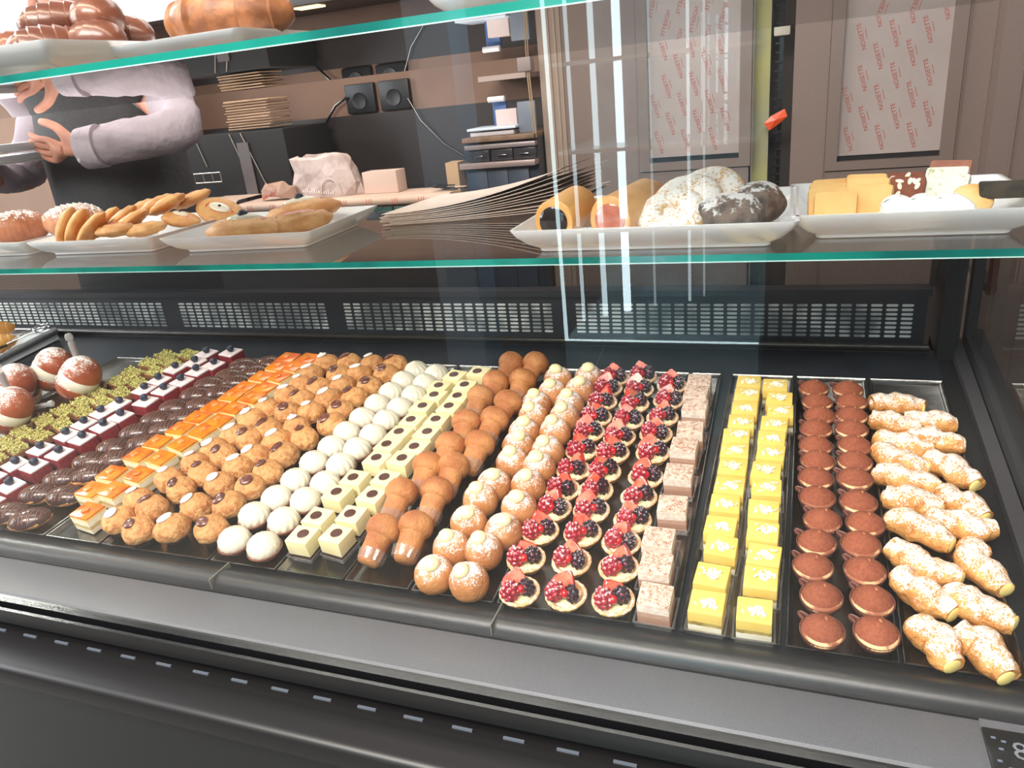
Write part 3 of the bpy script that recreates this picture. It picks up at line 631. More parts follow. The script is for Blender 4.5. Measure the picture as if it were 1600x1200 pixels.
def k_baba(v):
    rnd = random.Random(v+240); nf = lambda p, a, r, z: p*1.0 if r < .001 else Vector((p.x*(1+.045*N3((math.cos(a),math.sin(a),z*60+v),1.3)), p.y*(1+.045*N3((math.cos(a),math.sin(a),z*60+v+9),1.3)), z))
    prof = [(0,-.040),(.0130,-.0395),(.0162,-.035),(.0168,-.024),(.0172,-.012),(.0178,-.003),(.0180,.000),(.0188,.0005),(.0232,.004),(.0248,.011),(.0238,.019),(.0195,.027),(.0125,.032),(.005,.0340),(0,.0342)]
    b = MB().lathe(prof, 26, fn=nf)
    # lies on its side, leaning back: cap away from the shop front and raised
    Mb = T(0, -.002, .0235) @ RX(-1.18) @ RY(rnd.uniform(-.1,.1))
    bb = MB().join(b, Mb)
    cup = MB(); cup.join(fluted_cup(.0172,.0198,.015,28,.0007), T(0,-.0365,.0105) @ RX(-1.18))
    return [('sponge', mesh_of(bb,'sponge',M_baba,True,60), None), ('plastic_cup', mesh_of(cup,'plastic_cup',M_clear,False), None)]
def k_bun(v):
    rnd = random.Random(v+280)
    fn = lambda p: (1+.03*N3(p+Vector((v,0,0)), 2.0))*(1 if p.z > -.6 else .6/-p.z)
    b = MB().ball((0,0,.0215), (.0262,.0255,.0262), 24, 16, fn=fn)
    t = rnd.uniform(.12,.34); az = -PI/2+rnd.uniform(-.5,.5); M = T(0,0,.0215) @ Matrix.Rotation(t, 4, Vector((-math.sin(az), math.cos(az), 0))) @ T(0,0,.0255)
    c = MB().ball((0,0,.0008), (.0112+rnd.uniform(-.001,.001),(.0110),.0085), 16, 10, M=M, fn=lambda p: 1+.08*N3(p+Vector((v,0,0)), 2.5))
    return [('bun', mesh_of(b,'bun',M_bun), None), ('cream_dollop', mesh_of(c,'cream_dollop',M_custard), None)]
def berry(r, n, seed, elong=1.15, core=False):
    rnd = random.Random(seed); mb = MB(); mb.ball((0,0,0), (r*.9, r*.9, r*.9*elong), 12, 8)
    rows = 6
    for j in range(rows):
        t = -PI/2*.92+PI*.92*j/(rows-1); k = max(1, int(round(n*math.cos(t)))) if j < rows-1 else 1
        for i in range(k):
            a = 2*PI*(i+.5*(j % 2))/k
            mb.ball((r*.82*math.cos(t)*math.cos(a), r*.82*math.cos(t)*math.sin(a), r*.86*elong*math.sin(t)), r*.30, 7, 5)
    return mb
def k_tart(v):
    rnd = random.Random(v+320)
    wob = lambda p, a, r, z: Vector((p.x*(1+.02*math.sin(a*16)), p.y*(1+.02*math.sin(a*16)), z+.0006*math.sin(a*3+v)))
    sh = MB().lathe([(0,.001),(.0165,.001),(.0225,.008),(.0272,.0150),(.0278,.0172),(.0262,.0186),(.0232,.0182),(.0206,.0150),(.016,.0125),(0,.0125)], 34, fn=wob)
    cu = MB().lathe([(.0195,.0132),(.014,.0158),(.006,.017),(0,.0172)], 20)
    # strawberry wedge standing at the back, cut face forward
    sb = MB(); h = .028+rnd.uniform(-.003,.003); wd = .0125+rnd.uniform(-.001,.0015); out = []
    for i in range(13):
        t = i/12; a = -PI/2+PI*2*t
    ring = [(wd*math.sin(a)*(1-.55*max(0,-math.cos(a)))*(1 if math.cos(a) > 0 else 1), h*.5*(-math.cos(a))) for a in [2*PI*i/18 for i in range(18)]]
    f_ = [(x, -.0022, z) for x, z in ring]; b_ = [(x*.72, .0062, z*.8) for x, z in ring]; b2 = [(x*.3, .0088, z*.4) for x, z in ring]
    n = 18; side = MB(); side.loft([[Vector(p) for p in f_], [Vector((p[0]*.97, .002, p[2]*.97)) for p in f_], [Vector(p) for p in b_], [Vector(p) for p in b2]], 0, False, True)
    cut = [(x*.93, -.0026, z*.93) for x, z in ring]; side.add(f_+cut, [(i,(i+1)%n,n+(i+1)%n,n+i) for i in range(n)], 0); side.add(cut, [tuple(range(n))], 1)
    rz = rnd.uniform(-.9,.9); MS = T(rnd.uniform(-.004,.006), .0065, .0165+h*.38) @ RZ(rz) @ RX(rnd.uniform(-.75,-.40)) @ RY(rnd.uniform(-.25,.25))
    s1 = MB().join(side, MS @ SCL(1.36,1.36,1.36))
    rb = berry(.0126, 8, v); s2 = MB().join(rb, T(-.0105+rnd.uniform(-.002,.002), -.0065+rnd.uniform(-.002,.003), .0275) @ RX(rnd.uniform(-.8,.4)) @ RY(rnd.uniform(-.6,.6)))
    bbm = berry(.0118, 8, v+5); s3 = MB(); 
    MBk = T(.0115+rnd.uniform(-.0015,.0015), -.003+rnd.uniform(-.004,.002), .0270) @ RZ(rnd.uniform(-.6,.6)) @ RX(1.05+rnd.uniform(-.3,.3)) @ RY(rnd.uniform(-.4,.4))
    for p in bbm.v: pass
    s3.join(bbm, MBk @ SCL(.95,1.1,.52)); s3.ball((0,0,.0052), (.0030,.0072,.0012), 10, 6, mi=1, M=MBk)
    s4 = MB().ball((.001+rnd.uniform(-.002,.002), -.0085+rnd.uniform(-.002,.002), .0285), .0060, 14, 9)
    return [('pastry_shell', mesh_of(sh,'pastry_shell',M_tshell), [('custard', mesh_of(cu,'custard',M_custard))]), ('strawberry', mesh_of(s1,'strawberry',[M_strawr, M_straw],True,30), None),
            ('raspberry', mesh_of(s2,'raspberry',M_rasp), None), ('blackberry', mesh_of(s3,'blackberry',[M_bberry, M_bcore]), None), ('redcurrant', mesh_of(s4,'redcurrant',M_curr), None)]
def liner(q, h): 
    l = MB(); l.loft([[Vector(p) for p in ((-k,-k,z),(k,-k,z),(k,k,z),(-k,k,z))] for k, z in ((q-.001,.0),(q,h),(q+.002,h+.0001),(q+.002,h+.0007),(q-.0005,h+.0007),(q-.0015,.0006))], 0, False, True); return l
def k_layer(v):
    s = MB().rbox(-.0205,.0205,-.0195,.0195,.001,.0385,.0022,jit=.0008)
    return [('mousse_layers', mesh_of(s,'mousse_layers',M_layer), None), ('plastic_tray', mesh_of(liner(.0235,.011),'plastic_tray',M_clear,False), None)]
def k_yel(v):
    rnd = random.Random(v+360); s = MB().rbox(-.0205,.0205,-.0195,.0195,.001,.0365,.0020,jit=.0009); t = MB()
    cx, cy = rnd.uniform(-.004,.004), rnd.uniform(-.003,.003)
    for i in range(34):
        x, y = cx+rnd.gauss(0,.0058), cy+rnd.gauss(0,.0042); q = rnd.uniform(.0014,.0030)
        M = T(max(-.016,min(.016,x)), max(-.015,min(.015,y)), .0372+rnd.uniform(0,.0022)) @ Euler((rnd.uniform(-.7,.7), rnd.uniform(-.7,.7), rnd.uniform(0,6))).to_matrix().to_4x4()
        t.lathe([(0,-.0005),(q,-.0004),(q,.0004),(0,.0006)], 7, M=M @ SCL(1.3,.8,1))
    return [('cake_layers', mesh_of(s,'cake_layers',M_yel), None), ('almond_topping', mesh_of(t,'almond_topping',M_alm,False), None), ('plastic_tray', mesh_of(liner(.0228,.010),'plastic_tray',M_clear,False), None)]
def k_cup(v):
    rnd = random.Random(v+400)
    c = MB().lathe([(0,.0005),(.0095,.0005),(.0098,.0035),(.0165,.0075),(.0222,.015),(.0248,.0225),(.0250,.0252),(.0236,.0254),(.0215,.0200),(0,.0180)], 32)
    hd = MB(); a0 = math.radians(138); pts = []
    for i in range(13):
        t = i/12; rad = .0238+.0105*math.sin(PI*t); ang = a0+(t-.5)*.30*(1-.0*t); pts.append((math.cos(ang)*rad, math.sin(ang)*rad, .0232-.004*math.sin(PI*t)*0))
    hd.tube(pts, .0017, 8, flat=2.0)
    hm = rnd.uniform(.016,.0195); tip = rnd.uniform(0,.003)
    m = MB().lathe([(.0215,.0205),(.0231,.0235),(.0224,.0270),(.0175,.0250+hm*.45),(.011,.0255+hm*.68),(.005,.0262+hm*.78),(.0016,.0265+hm*.80+tip),(0,.0268+hm*.80+tip)], 30)
    # pale crescent where the cocoa missed the mousse
    r_ = MB().lathe([(.02315,.0222),(.02335,.0238),(.02262,.0266),(.0205,.0282)], 30, M=T(.0002,-.0018,-.0003))
    pk = MB().ball((.0015+rnd.uniform(-.002,.003), .002+rnd.uniform(-.001,.003), .0250+hm*.80), (.0022,.0040,.0016+tip*.3), 12, 7)
    return [('chocolate_cup', mesh_of(c,'chocolate_cup',M_ccup), [('handle', mesh_of(hd,'handle',M_ccup))]), ('cocoa_mousse', mesh_of(m,'cocoa_mousse',M_cocoa), [('mousse_edge', mesh_of(r_,'mousse_edge',M_mrim)), ('mousse_peak', mesh_of(pk,'mousse_peak',M_mpeak))])]

def col(key, name, desc, cat, kind, nvar, where, h=0.0, rot=None, group=None, jit=.0, rj=.06, scale=1.0):
    pts = POS[key]; n = len(pts)
    # the file of pastries fans slightly, so each turns with its own file
    dx = pts[0][0]-pts[-1][0]; dsl = pts[0][1]-pts[-1][1]; base = -math.atan2(dx, dsl) if rot is None else rot
    vs = [kind(i) for i in range(nvar)]
    rnd = random.Random(key)
    for i, (x, s) in enumerate(pts):
        place(name, '%s, %s in %s' % (desc, ORD[i], where), cat, vs[(i*2+rnd.randint(0,1)) % nvar], deckM(x, s, h, base+rnd.uniform(-rj, rj)) @ SCL(scale, scale, scale), group)

K_v = lambda i: k_velvet(i)
col('velvetL', 'velvet_square', 'blueberry-topped red velvet square', 'cake', k_velvet, 3, 'the left file', .0005, group='red velvet squares', rj=.08)
col('velvetR', 'velvet_square', 'blueberry-topped red velvet square', 'cake', k_velvet, 3, 'the right file', .0005, group='red velvet squares', rj=.08)
col('pistL', 'pistachio_bar', 'pistachio-crumbed brownie bar', 'cake', k_pist, 3, 'the left file', .0005, group='pistachio bars', rj=.12)
col('pistR', 'pistachio_bar', 'pistachio-crumbed brownie bar', 'cake', k_pist, 3, 'the right file', .0005, group='pistachio bars', rj=.12)
col('eclL', 'chocolate_eclair', 'drizzled dark chocolate eclair', 'eclair', k_eclair, 3, 'the left file', .0005, rot=.38, group='chocolate eclairs', rj=.22, scale=1.12)
col('eclR', 'chocolate_eclair', 'drizzled dark chocolate eclair', 'eclair', k_eclair, 3, 'the right file', .0005, rot=.42, group='chocolate eclairs', rj=.22, scale=1.12)
col('orL', 'glazed_square', 'orange-glazed layered cake square', 'cake', k_orange, 4, 'the left file', .0005, group='orange glazed squares', rj=.06)
col('orR', 'glazed_square', 'orange-glazed layered cake square', 'cake', k_orange, 4, 'the right file', .0005, group='orange glazed squares', rj=.06)
for key, ic, wh in (('chA','w','the leftmost file'), ('chB','b','the left brown file'), ('chC','w','the right white file'), ('chD','b','the rightmost brown file')):
    col(key, 'iced_puff', '%s-iced cream puff' % ('white' if ic == 'w' else 'chocolate'), 'cream puff', (lambda i, ic=ic: k_choux(i+(10 if ic == 'b' else 0), ic)), 5, wh, .001, rot=.3, group='iced cream puffs', rj=.7, scale=1.10)
for key, wh in (('merL','the left file'), ('merR','the right file')):
    col(key, 'cream_tartlet', 'white cream dome in cocoa shell', 'tartlet', k_mer, 4, wh, .001, rot=0, group='cream dome tartlets', rj=1.5, scale=1.06)
for key, wh in (('cubL','the left file'), ('cubR','the right file')):
    col(key, 'cream_cube', 'ivory cube with chocolate disc', 'cake', k_cube, 4, wh, .0005, group='ivory cream cubes', rj=.07)
for key, wh in (('babL','the left file'), ('babR','the right file')):
    col(key, 'rum_sponge', 'mushroom-shaped brown rum sponge', 'sponge cake', k_baba, 4, wh, .0055, group='rum sponges', rj=.12, scale=1.08)
for key, wh in (('bunL','the left file'), ('bunR','the right file')):
    col(key, 'cream_bun', 'sugared round bun with cream dollop', 'bun', k_bun, 4, wh, .001, rot=0, group='sugared cream buns', rj=.5, scale=1.07)
for key, wh in (('tarL','the left file'), ('tarM','the middle file'), ('tarR','the right file')):
    col(key, 'berry_tartlet', 'strawberry and berry tartlet', 'tartlet', k_tart, 7, wh, .001, rot=.15, group='berry tartlets', rj=.35)
col('lay', 'mousse_cube', 'cocoa-dusted layered mousse cube', 'cake', k_layer, 4, 'its single file', .0005, group='layered mousse cubes', rj=.05)
for key, wh in (('yelL','the left file'), ('yelR','the right file')):
    col(key, 'almond_square', 'yellow cake square with almond flakes', 'cake', k_yel, 5, wh, .0005, group='yellow almond squares', rj=.06)
for key, wh in (('cupL','the left file'), ('cupR','the right file')):
    col(key, 'chocolate_cup_dessert', 'cocoa-dusted mousse in chocolate cup', 'dessert', k_cup, 4, wh, .0005, rot=0, group='chocolate cup desserts', rj=.12)

# sugared cream horns, each between its two ends
HWORD = ['backmost left', 'second-row left', 'second-row right', 'third-row left', 'third-row right', 'fourth-row left', 'fourth-row right', 'fifth-row left', 'fifth-row right', 'sixth-row left', 'seventh-row left', 'sixth-row right', 'eighth-row left', 'seventh-row right', 'ninth-row left', 'eighth-row right', 'frontmost left', 'frontmost right']
for i, (a, b) in enumerate(HORNS):
    A = Vector((a[0], a[1], 0)); B = Vector((b[0], b[1], 0)); C = (A+B)/2; L = (B-A).length; ang = math.atan2(B.y-A.y, B.x-A.x)
    rnd = random.Random(i+500); mb = MB(); n = 26; pts = []; rad = []
    bend = rnd.uniform(-.010,.010); turns = 1.9; rb = .0205
    for j in range(n):
        t = j/(n-1); x = (t-.5)*L; r = rb*(.62+.42*math.sin(PI*min(1, t*.85+.12)))*(1 if t < .93 else .93)
        pts.append((x, bend*math.sin(PI*t)+.0015*math.sin(t*9+i), r*.0+.0165)); rad.append(r)
    def fn(t, a_, i=i): q = (t*turns+a_/(2*PI)+i*.37) % 1.0; return 1+.20*(math.sin(PI*min(1,q*1.15))**.8-.6)+.20*N3((t*4+i*3, math.cos(a_)*.8, math.sin(a_)*.8), 1.5)
    mb.tube(pts, rad, 22, flat=.86, fn=fn)
    mb.ball((-L*.5,0,.0150), (.006,.0105,.010), 14, 8)
    t_ = thing('cream_horn', 'sugar-dusted puff pastry horn, %s one of the far-right tray' % HWORD[i], 'pastry', deckM(C.x, C.y, .002, ang), 'sugared cream horns')
    put('pastry', mb, M_puff, parent=t_, angle=60)
    put('filling', MB().ball((L*.5-.001,0,.0150), (.0035,.0115,.0105), 14, 8), M_puffc, parent=t_)

# four big dusted buns with cream at the left, two with pipettes standing in them
BIG = [(-1.640,.465,0,None,'dusted cream bun, backmost of four big ones, without upright pipette'), (-1.517,.430,0,'up','dusted cream bun with upright pipette, beside the pistachio bars'), (-1.675,.385,0,None,'dusted cream bun at the far left, half hidden behind another'), (-1.575,.290,0,'up','dusted cream bun with pipette, frontmost of the four big ones')]
def k_big(v, pip):
    b = MB(); r = .0375
    fn = lambda p: (1+.02*N3(p+Vector((v,0,0)), 2))*(1 if p.z > -.7 else .7/-p.z)
    Mx = T(0,0,.050) @ RX(-.45) @ RY(.62)
    top = MB(); top.ball((0,0,.001), r, 28, 18, fn=lambda p: Vector((p.x, p.y, max(p.z, -.02)))); 
    bot = MB(); bot.ball((-.002,0,-.024), r*.98, 28, 18, fn=lambda p: Vector((p.x, p.y, min(p.z, .02))))
    cr = MB(); cr.lathe([(.0320,-.026),(.0370,-.018),(.0382,-.009),(.0370,-.001),(.0340,.002)], 30)
    body = MB().join(top, Mx); low = MB().join(bot, Mx); crm = MB().join(cr, Mx)
    cup = MB().join(fluted_cup(.020,.030,.018,36,.001), T(.008,0,.0))
    parts = [('bun_top', mesh_of(body,'bun_top',M_brio), None), ('bun_base', mesh_of(low,'bun_base',M_brio), None), ('cream', mesh_of(crm,'cream',M_cream), None), ('paper_cup', mesh_of(cup,'paper_cup',mat('tan_paper_cup%d' % v, (176,140,110), rough=.8),False), None)]
    if pip:
        P = T(-.004, .012, .086) @ RX(-.10)
        g = MB().lathe([(.0022,-.004),(.0062,.002),(.0066,.028),(.0050,.031),(.0050,.033),(.0074,.036),(.0076,.042),(.0055,.047),(0,.0485)], 16, M=P)
        c = MB().lathe([(.0015,-.003),(.0050,.003),(.0054,.027),(0,.027)], 14, M=P)
        parts.append(('pipette', mesh_of(g,'pipette',M_pip), [('chocolate_sauce', mesh_of(c,'chocolate_sauce',M_pipc))]))
    return parts
for v, (x, s, rz, pip, lab) in enumerate(BIG):
    place('large_cream_bun', lab, 'bun', k_big(v, pip), deckM(x, s, .001, rz) @ SCL(1.15,1.15,1.15), 'big dusted cream buns')
for i, (x, s, a, lab) in enumerate(((-1.565,.330,.6,'chocolate-filled pipette lying between the big cream buns'), (-1.700,.290,.6,'chocolate-filled pipette lying at the left picture edge beside buns'))):
    M = deckM(x, s, .030, a) @ RY(PI/2)
    t_ = thing('pipette', lab, 'pipette', M, 'lying pipettes')
    put('barrel', MB().lathe([(.0022,-.045),(.0058,-.036),(.0062,.020),(.0050,.023),(.0074,.028),(.0074,.036),(0,.040)], 16), M_pip, parent=t_)
    put('chocolate_sauce', MB().lathe([(.0018,-.040),(.0050,-.035),(.0052,.016),(0,.016)], 14), M_pipc, parent=t_)

# neighbouring platter at the far left with croissants and a plastic server
pl = thing('long_platter', 'white platter with steel edge at the far left, holding croissants', 'platter', DM)
def prism(mb, poly, z0, z1, mi=0): mb.loft([[Vector((x, y, z0)) for x, y in poly], [Vector((x, y, z1)) for x, y in poly]], mi)
pb = MB(); prism(pb, [(-2.5,.30), (-1.985,.30), (-1.915,.700), (-2.5,.700)], .0, .018); put('platter_base', pb, M_plate, parent=pl, smooth=False)
pe = MB().tube([(-1.985,.28,.022), (-1.975,.34,.024), (-1.912,.700,.026)], .0105, 12); pe.tube([(-1.912,.700,.024), (-2.5,.705,.024)], .006, 10); put('steel_edge', pe, mat('satin_steel_edge', (170,172,176), rough=.3, metal=.9), parent=pl)
def croissant(L, r, bend, mats, seed, seg=7, curl=0.0):
    mb = MB(); n = 60; pts = []; rad = []
    for j in range(n):
        t = j/(n-1); x = (t-.5)*L; y = -bend*(1-(2*t-1)**2)
        e = (1-(abs(2*t-1)*.985)**2.0)**.60
        q = abs((t-.5)*seg*1.15) ; fr_ = q-math.floor(q)
        rr = r*(.12+.88*e)*(1.04-.13*fr_)
        pts.append((x, y+bend*.5, r*.82)); rad.append(max(.002, rr))
    mb.tube(pts, rad, 20, flat=.86, fn=lambda t, a: 1+.03*N3((t*9+seed, math.cos(a), math.sin(a)), 1.6))
    return mb
M_crois = mat('croissant_crust', (196,128,66), (164,92,42), scale=14, rough=.38, bump=.25, bscale=70, top=((204,140,76), .4, 1.4), coat=.2)
M_croisp = mat('pale_croissant_crust', (222,168,98), (196,134,66), scale=16, rough=.45, bump=.3, bscale=90)
for i, (x, s, h, a, L, lab) in enumerate(((-2.005,.585,.020,.5,.115,'golden croissant on the far-left platter beside the plastic server'), (-2.10,.665,.020,.3,.11,'croissant behind another at the far-left platter, mostly out of frame'), (-2.045,.38,.02,.9,.11,'orange-brown pastry at the left frame edge below the platter croissant'))):
    o = put('croissant', croissant(L, .030, .02, None, i), M_croisp, lab, 'croissant', M=deckM(x, s, h, a), group='croissants on the far-left platter')
sv = thing('pastry_server', 'clear plastic pastry server with looped handles beside the far-left croissant', 'server', deckM(-1.985, .545, .040, .95))
put('blade', MB().rbox(-.045,.02,-.016,.016,0,.003,.001), M_pip, parent=sv)
put('neck', MB().rbox(.018,.05,-.012,.012,.0,.005,.002), mat('black_server_neck', (30,30,30), rough=.3), parent=sv)
for sgn in (1, -1):
    loop = [(.05+.07*t, sgn*(.004+.010*t), .006+.01*t) for t in (0,.5,1)]+[(.12+.04*(.5-.5*math.cos(a)), sgn*(.014+.012*math.sin(a)), .016) for a in [PI*k/8 for k in range(17)]]
    put('loop_handle', MB().tube(loop, .0020, 6), M_chrome, parent=sv)

# ------------------------------------------------------------------ plates and pastries on the glass shelves
def plate(name, x0, x1, y0, y1, z0, rim, h, label, rot=0.0, group='white plates on the glass shelves'):
    """base rectangle x0..x1, y0..y1 with flared rim"""
    cx, cy = (x0+x1)/2, (y0+y1)/2; a, b = (x1-x0)/2, (y1-y0)/2; mb = MB()
    def ring(k, z, c):
        out = []; A, B = a+k, b+k
        for sx, sy, t0 in ((1,1,0),(-1,1,90),(-1,-1,180),(1,-1,270)):
            for q in range(5):
                t = math.radians(t0+q*22.5); out.append(Vector((sx*(A-c)+c*math.cos(t), sy*(B-c)+c*math.sin(t), z)))
        return out
    prof = [(-.004,0,.008),(0,.001,.010),(.0015,.005,.010),(rim*.45,h*.35,.010),(rim*.85,h*.72,.010),(rim,h*.95,.010),(rim+.0006,h,.010),(rim-.004,h,.010),(rim*.7,h*.70,.010),(rim*.25,h*.30,.010),(-.008,.008,.010),(-.02,.0075,.010)]
    mb.loft([ring(*p) for p in prof], 0, True, True)
    return put(name, mb, M_plate, label, 'plate', M=T(cx, cy, H+z0) @ RZ(rot), group=group, angle=28)
ZL = -.2292
plate('plate', -1.90, -1.50, 1.12, 1.42, ZL, .032, .034, 'white plate at the left end of the lower shelf under sugared sfogliatelle')
plate('plate', -1.425, -1.165, 1.118, 1.36, ZL, .031, .033, 'white plate piled with tan danish pastries on the lower shelf', .02)
plate('plate', -1.070, -.815, 1.112, 1.325, ZL, .032, .033, 'white plate with three fruit danishes on the lower shelf', .06)
plate('plate', -.345, -.022, 1.040, 1.275, ZL, .034, .038, 'white plate with filled pastry tubes and sugared rings')
plate('plate', .035, .262, 1.080, 1.30, ZL, .034, .038, 'white plate with shortbread and meringues at the shelf right end')
plate('plate', -1.12, -.777, .685, .93, .0627, .034, .032, 'white plate with glazed brown croissants on the upper shelf')
plate('plate', -.735, -.600, .775, .90, .0627, .034, .026, 'white plate under the single large croissant on the upper shelf')
plate('plate', -.320, -.06, .80, 1.02, .0627, .034, .030, 'empty-looking white plate in the middle of the upper shelf')

M_sug = mat('sfogliatella_crust', (178,116,86), (206,150,118), scale=30, rough=.5, dust=(WHITE, .40, 260))
def shell(L, r, ribs=11):
    mb = MB(); n = 66; pts = []; rad = []
    for j in range(n):
        t = j/(n-1); pts.append(((t-.5)*L, 0, r*.8)); e = (1-abs(2*t-1)**2.4)**.6; q = (t*ribs) % 1.0
        rad.append(max(.002, r*(.06+.94*e)*(1.05-.10*q)))
    mb.tube(pts, rad, 20, flat=.85); return mb
for i, (x, y, a, lab) in enumerate(((-1.665,1.245,.6,'brown layered shell pastry lightly sugared, leftmost on lower shelf'), (-1.575,1.315,.9,'heavily sugared layered shell pastry left of the danish pile'))):
    put('shell_pastry', shell(.135, .044), M_sug if i else mat('plain_shell_crust', (172,108,76), (150,88,60), scale=24, rough=.4, dust=(WHITE, .30, 260)), lab, 'pastry', M=T(x, y, H+ZL+.006) @ RZ(a), group=None)

M_dan = mat('danish_crust', (226,172,112), (204,140,82), scale=26, rough=.5, bump=.5, bscale=90, vary=.07)
M_jam = mat('red_jam', (186,58,44), (214,104,76), scale=60, rough=.2, coat=.4)
def danish(v, L=.045, W_=.034, h=.010, fill=None):
    L *= 1.14; W_ *= 1.10; h *= 1.45
    rnd = random.Random(v+600); b = MB()
    fn = lambda p: Vector((p.x*(1+.06*N3(p+Vector((v,0,0)),2)), p.y*(1+.06*N3(p+Vector((v,2,0)),2)), p.z*(1+.16*math.sin(math.hypot(p.x*1.1,p.y)*17+2*N3(p,2)))))
    b.ball((0,0,h), (L, W_, h), 30, 14, fn=fn)
    out = [('pastry', mesh_of(b,'pastry',M_dan,True,60), None)]
    if fill:
        f = MB().ball((0,0,h*1.6), (L*.62, W_*.52, h*.55), 18, 8); out.append(('jam', mesh_of(f,'jam',M_jam), None))
        if fill != 'jam':
            g = MB().ball((0,0,h*1.95), (L*.45, W_*.34, h*.42), 18, 8); out.append(('cream', mesh_of(g,'cream',M_cream), [('berry', mesh_of(MB().ball((0,0,h*2.3), .0095 if fill == 'blue' else .0035, 14, 9),'berry',M_blue))]))
    return out
# pile on the second plate: (x, y, z, tilt about y, turn, filling, words)
PILE = [(-1.390,1.150,.036,-1.05,.35,None,'tan oval danish leaning at the left front of the pile'),
 (-1.358,1.146,.034,-.95,.30,None,'tan oval danish second from the left front of the pile'),
 (-1.318,1.142,.028,-.75,.30,None,'tan oval danish third from the left along the pile front'),
 (-1.262,1.140,.022,-.06,.0,'jam','flat jam danish at the front of the pile'),
 (-1.350,1.205,.030,-.70,.4,None,'danish leaning in the second row of the pile, left'),
 (-1.300,1.200,.034,-.60,.4,None,'danish leaning in the second row of the pile, middle'),
 (-1.262,1.185,.030,-.50,.35,None,'danish leaning in the second row of the pile, right'),
 (-1.205,1.160,.018,-.10,.2,None,'flat danish at the right front of the pile'),
 (-1.330,1.275,.040,-.45,.5,None,'danish at the top back of the pile, left'),
 (-1.272,1.272,.050,-.40,.3,None,'danish on top of the pile, middle'),
 (-1.228,1.260,.052,-.40,.2,None,'danish on top of the pile, right of the middle'),
 (-1.215,1.318,.052,-.30,.5,'jam','jam danish standing highest at the back of the pile'),
 (-1.190,1.240,.022,.20,-.2,'cream','cream-centred danish half hidden at the pile right side'),
 (-1.150,1.315,.026,.38,.3,'white','round danish with white cream and red jam behind the pile')]
for i, (x, y, z, ty, rz, fill, lab) in enumerate(PILE):
    place('danish', lab, 'pastry', danish(i, .040 if i != 13 else .044, .030 if i != 13 else .036, .0085, fill), T(x, y, H+ZL+.008+z) @ RZ(rz) @ RY(ty) @ (RX(.55) if i == 13 else Matrix()), 'danish pile on the lower shelf')
for i, (x, y, z, ty, rz, fill, L, lab) in enumerate(((-.955,1.150,.004,0,.1,'blue',.072,'large oval danish with blueberry at the front of its plate'), (-.865,1.190,.004,-.08,.5,'jam',.060,'danish with red jam at the right of the three'), (-.905,1.270,.014,-.1,.3,'blue',.070,'red-topped danish with blueberry behind the front two'))):
    place('fruit_danish', lab, 'pastry', danish(20+i, L, L*.62, .014, fill), T(x, y, H+ZL+.008+z) @ RZ(rz) @ RY(ty), 'fruit danishes')
# plate three: two filled tubes, sugared rings, dark dusted pastries
M_tube = mat('pale_biscuit_tube', (226,172,102), (214,158,90), scale=16, rough=.5)
M_tube2 = mat('golden_biscuit_tube', (228,172,100), (212,152,84), scale=16, rough=.45)
M_dkfill = mat('dark_chocolate_filling', (38,28,28), rough=.12, coat=.6); M_rdfill = mat('apricot_red_jam_filling', (176,86,60), (196,110,78), scale=60, rough=.12, coat=.6)
for i, (x, y, a, L, r, mfill, lab) in enumerate(((-.325,1.055,1.42,.115,.032,M_dkfill,'biscuit tube with dark chocolate end, leftmost on its plate'), (-.240,1.052,1.30,.15,.034,M_rdfill,'biscuit tube with reddish jam end beside the sugared rings'))):
    M = T(x, y, H+ZL+.0405) @ RZ(a)
    t = thing('filled_tube', lab, 'pastry', M, 'filled biscuit tubes')
    mb = MB().tube([(0,0,0),(.004,0,0),(L*.4,0,.004),(L*.8,0,.010),(L,0,.013)], [r*.93, r, r*.98, r*.92, r*.6], 24, fn=lambda t_, a_: 1+.02*N3((t_*4, math.cos(a_), math.sin(a_)), 1.5))
    put('biscuit', mb, M_tube if i == 0 else M_tube2, parent=t)
    put('filling', MB().lathe([(0,-.004),(r*.55,-.0035),(r*.70,-.0012),(r*.70,.001),(0,.001)], 22, M=RY(PI/2)), mfill, parent=t)
put('filled_tube', MB().tube([(-.305,1.14,H+ZL+.035),(-.24,1.19,H+ZL+.035),(-.19,1.23,H+ZL+.04)], [.020,.026,.02], 18), M_tube, 'biscuit tube lying behind the two filled ones', 'pastry', group=None)
M_ring = mat('pale_ring_biscuit', (224,184,130), (206,160,104), scale=60, rough=.7, bump=.6, dust=(WHITE, .345, 260))
def ring_mb(R_=.031, r=.021):
    mb = MB(); n, m = 30, 14; v = []; f = []
    for i in range(n):
        a = 2*PI*i/n
        for j in range(m):
            b = 2*PI*j/m; k = 1+.06*N3((math.cos(a)*1.5, math.sin(a)*1.5, math.cos(b)), 1.8)
            v.append(((R_+r*math.cos(b)*k)*math.cos(a), (R_+r*math.cos(b)*k)*math.sin(a), r*.72*math.sin(b)*k))
    for i in range(n):
        for j in range(m): f.append((i*m+j, ((i+1)%n)*m+j, ((i+1)%n)*m+(j+1)%m, i*m+(j+1)%m))
    return mb.add(v, f)
for i, (x, y, z, rx, lab) in enumerate(((-.158,1.085,.022,.50,'sugar-dusted ring biscuit at the front right of the tubes'), (-.140,1.115,.034,.62,'sugar-dusted ring biscuit leaning on the front ring'), (-.112,1.150,.036,.75,'sugar-dusted ring biscuit at the back of the stack'))):
    put('ring_biscuit', ring_mb(), M_ring, lab, 'biscuit', M=T(x, y, H+ZL+z+.017) @ RZ(-.15) @ RX(rx), group='sugared ring biscuits')
M_grey = mat('dark_dusted_crust', (122,100,88), (76,58,50), scale=50, rough=.8, bump=.5, bscale=120, dust=((214,212,214), .36, 90))
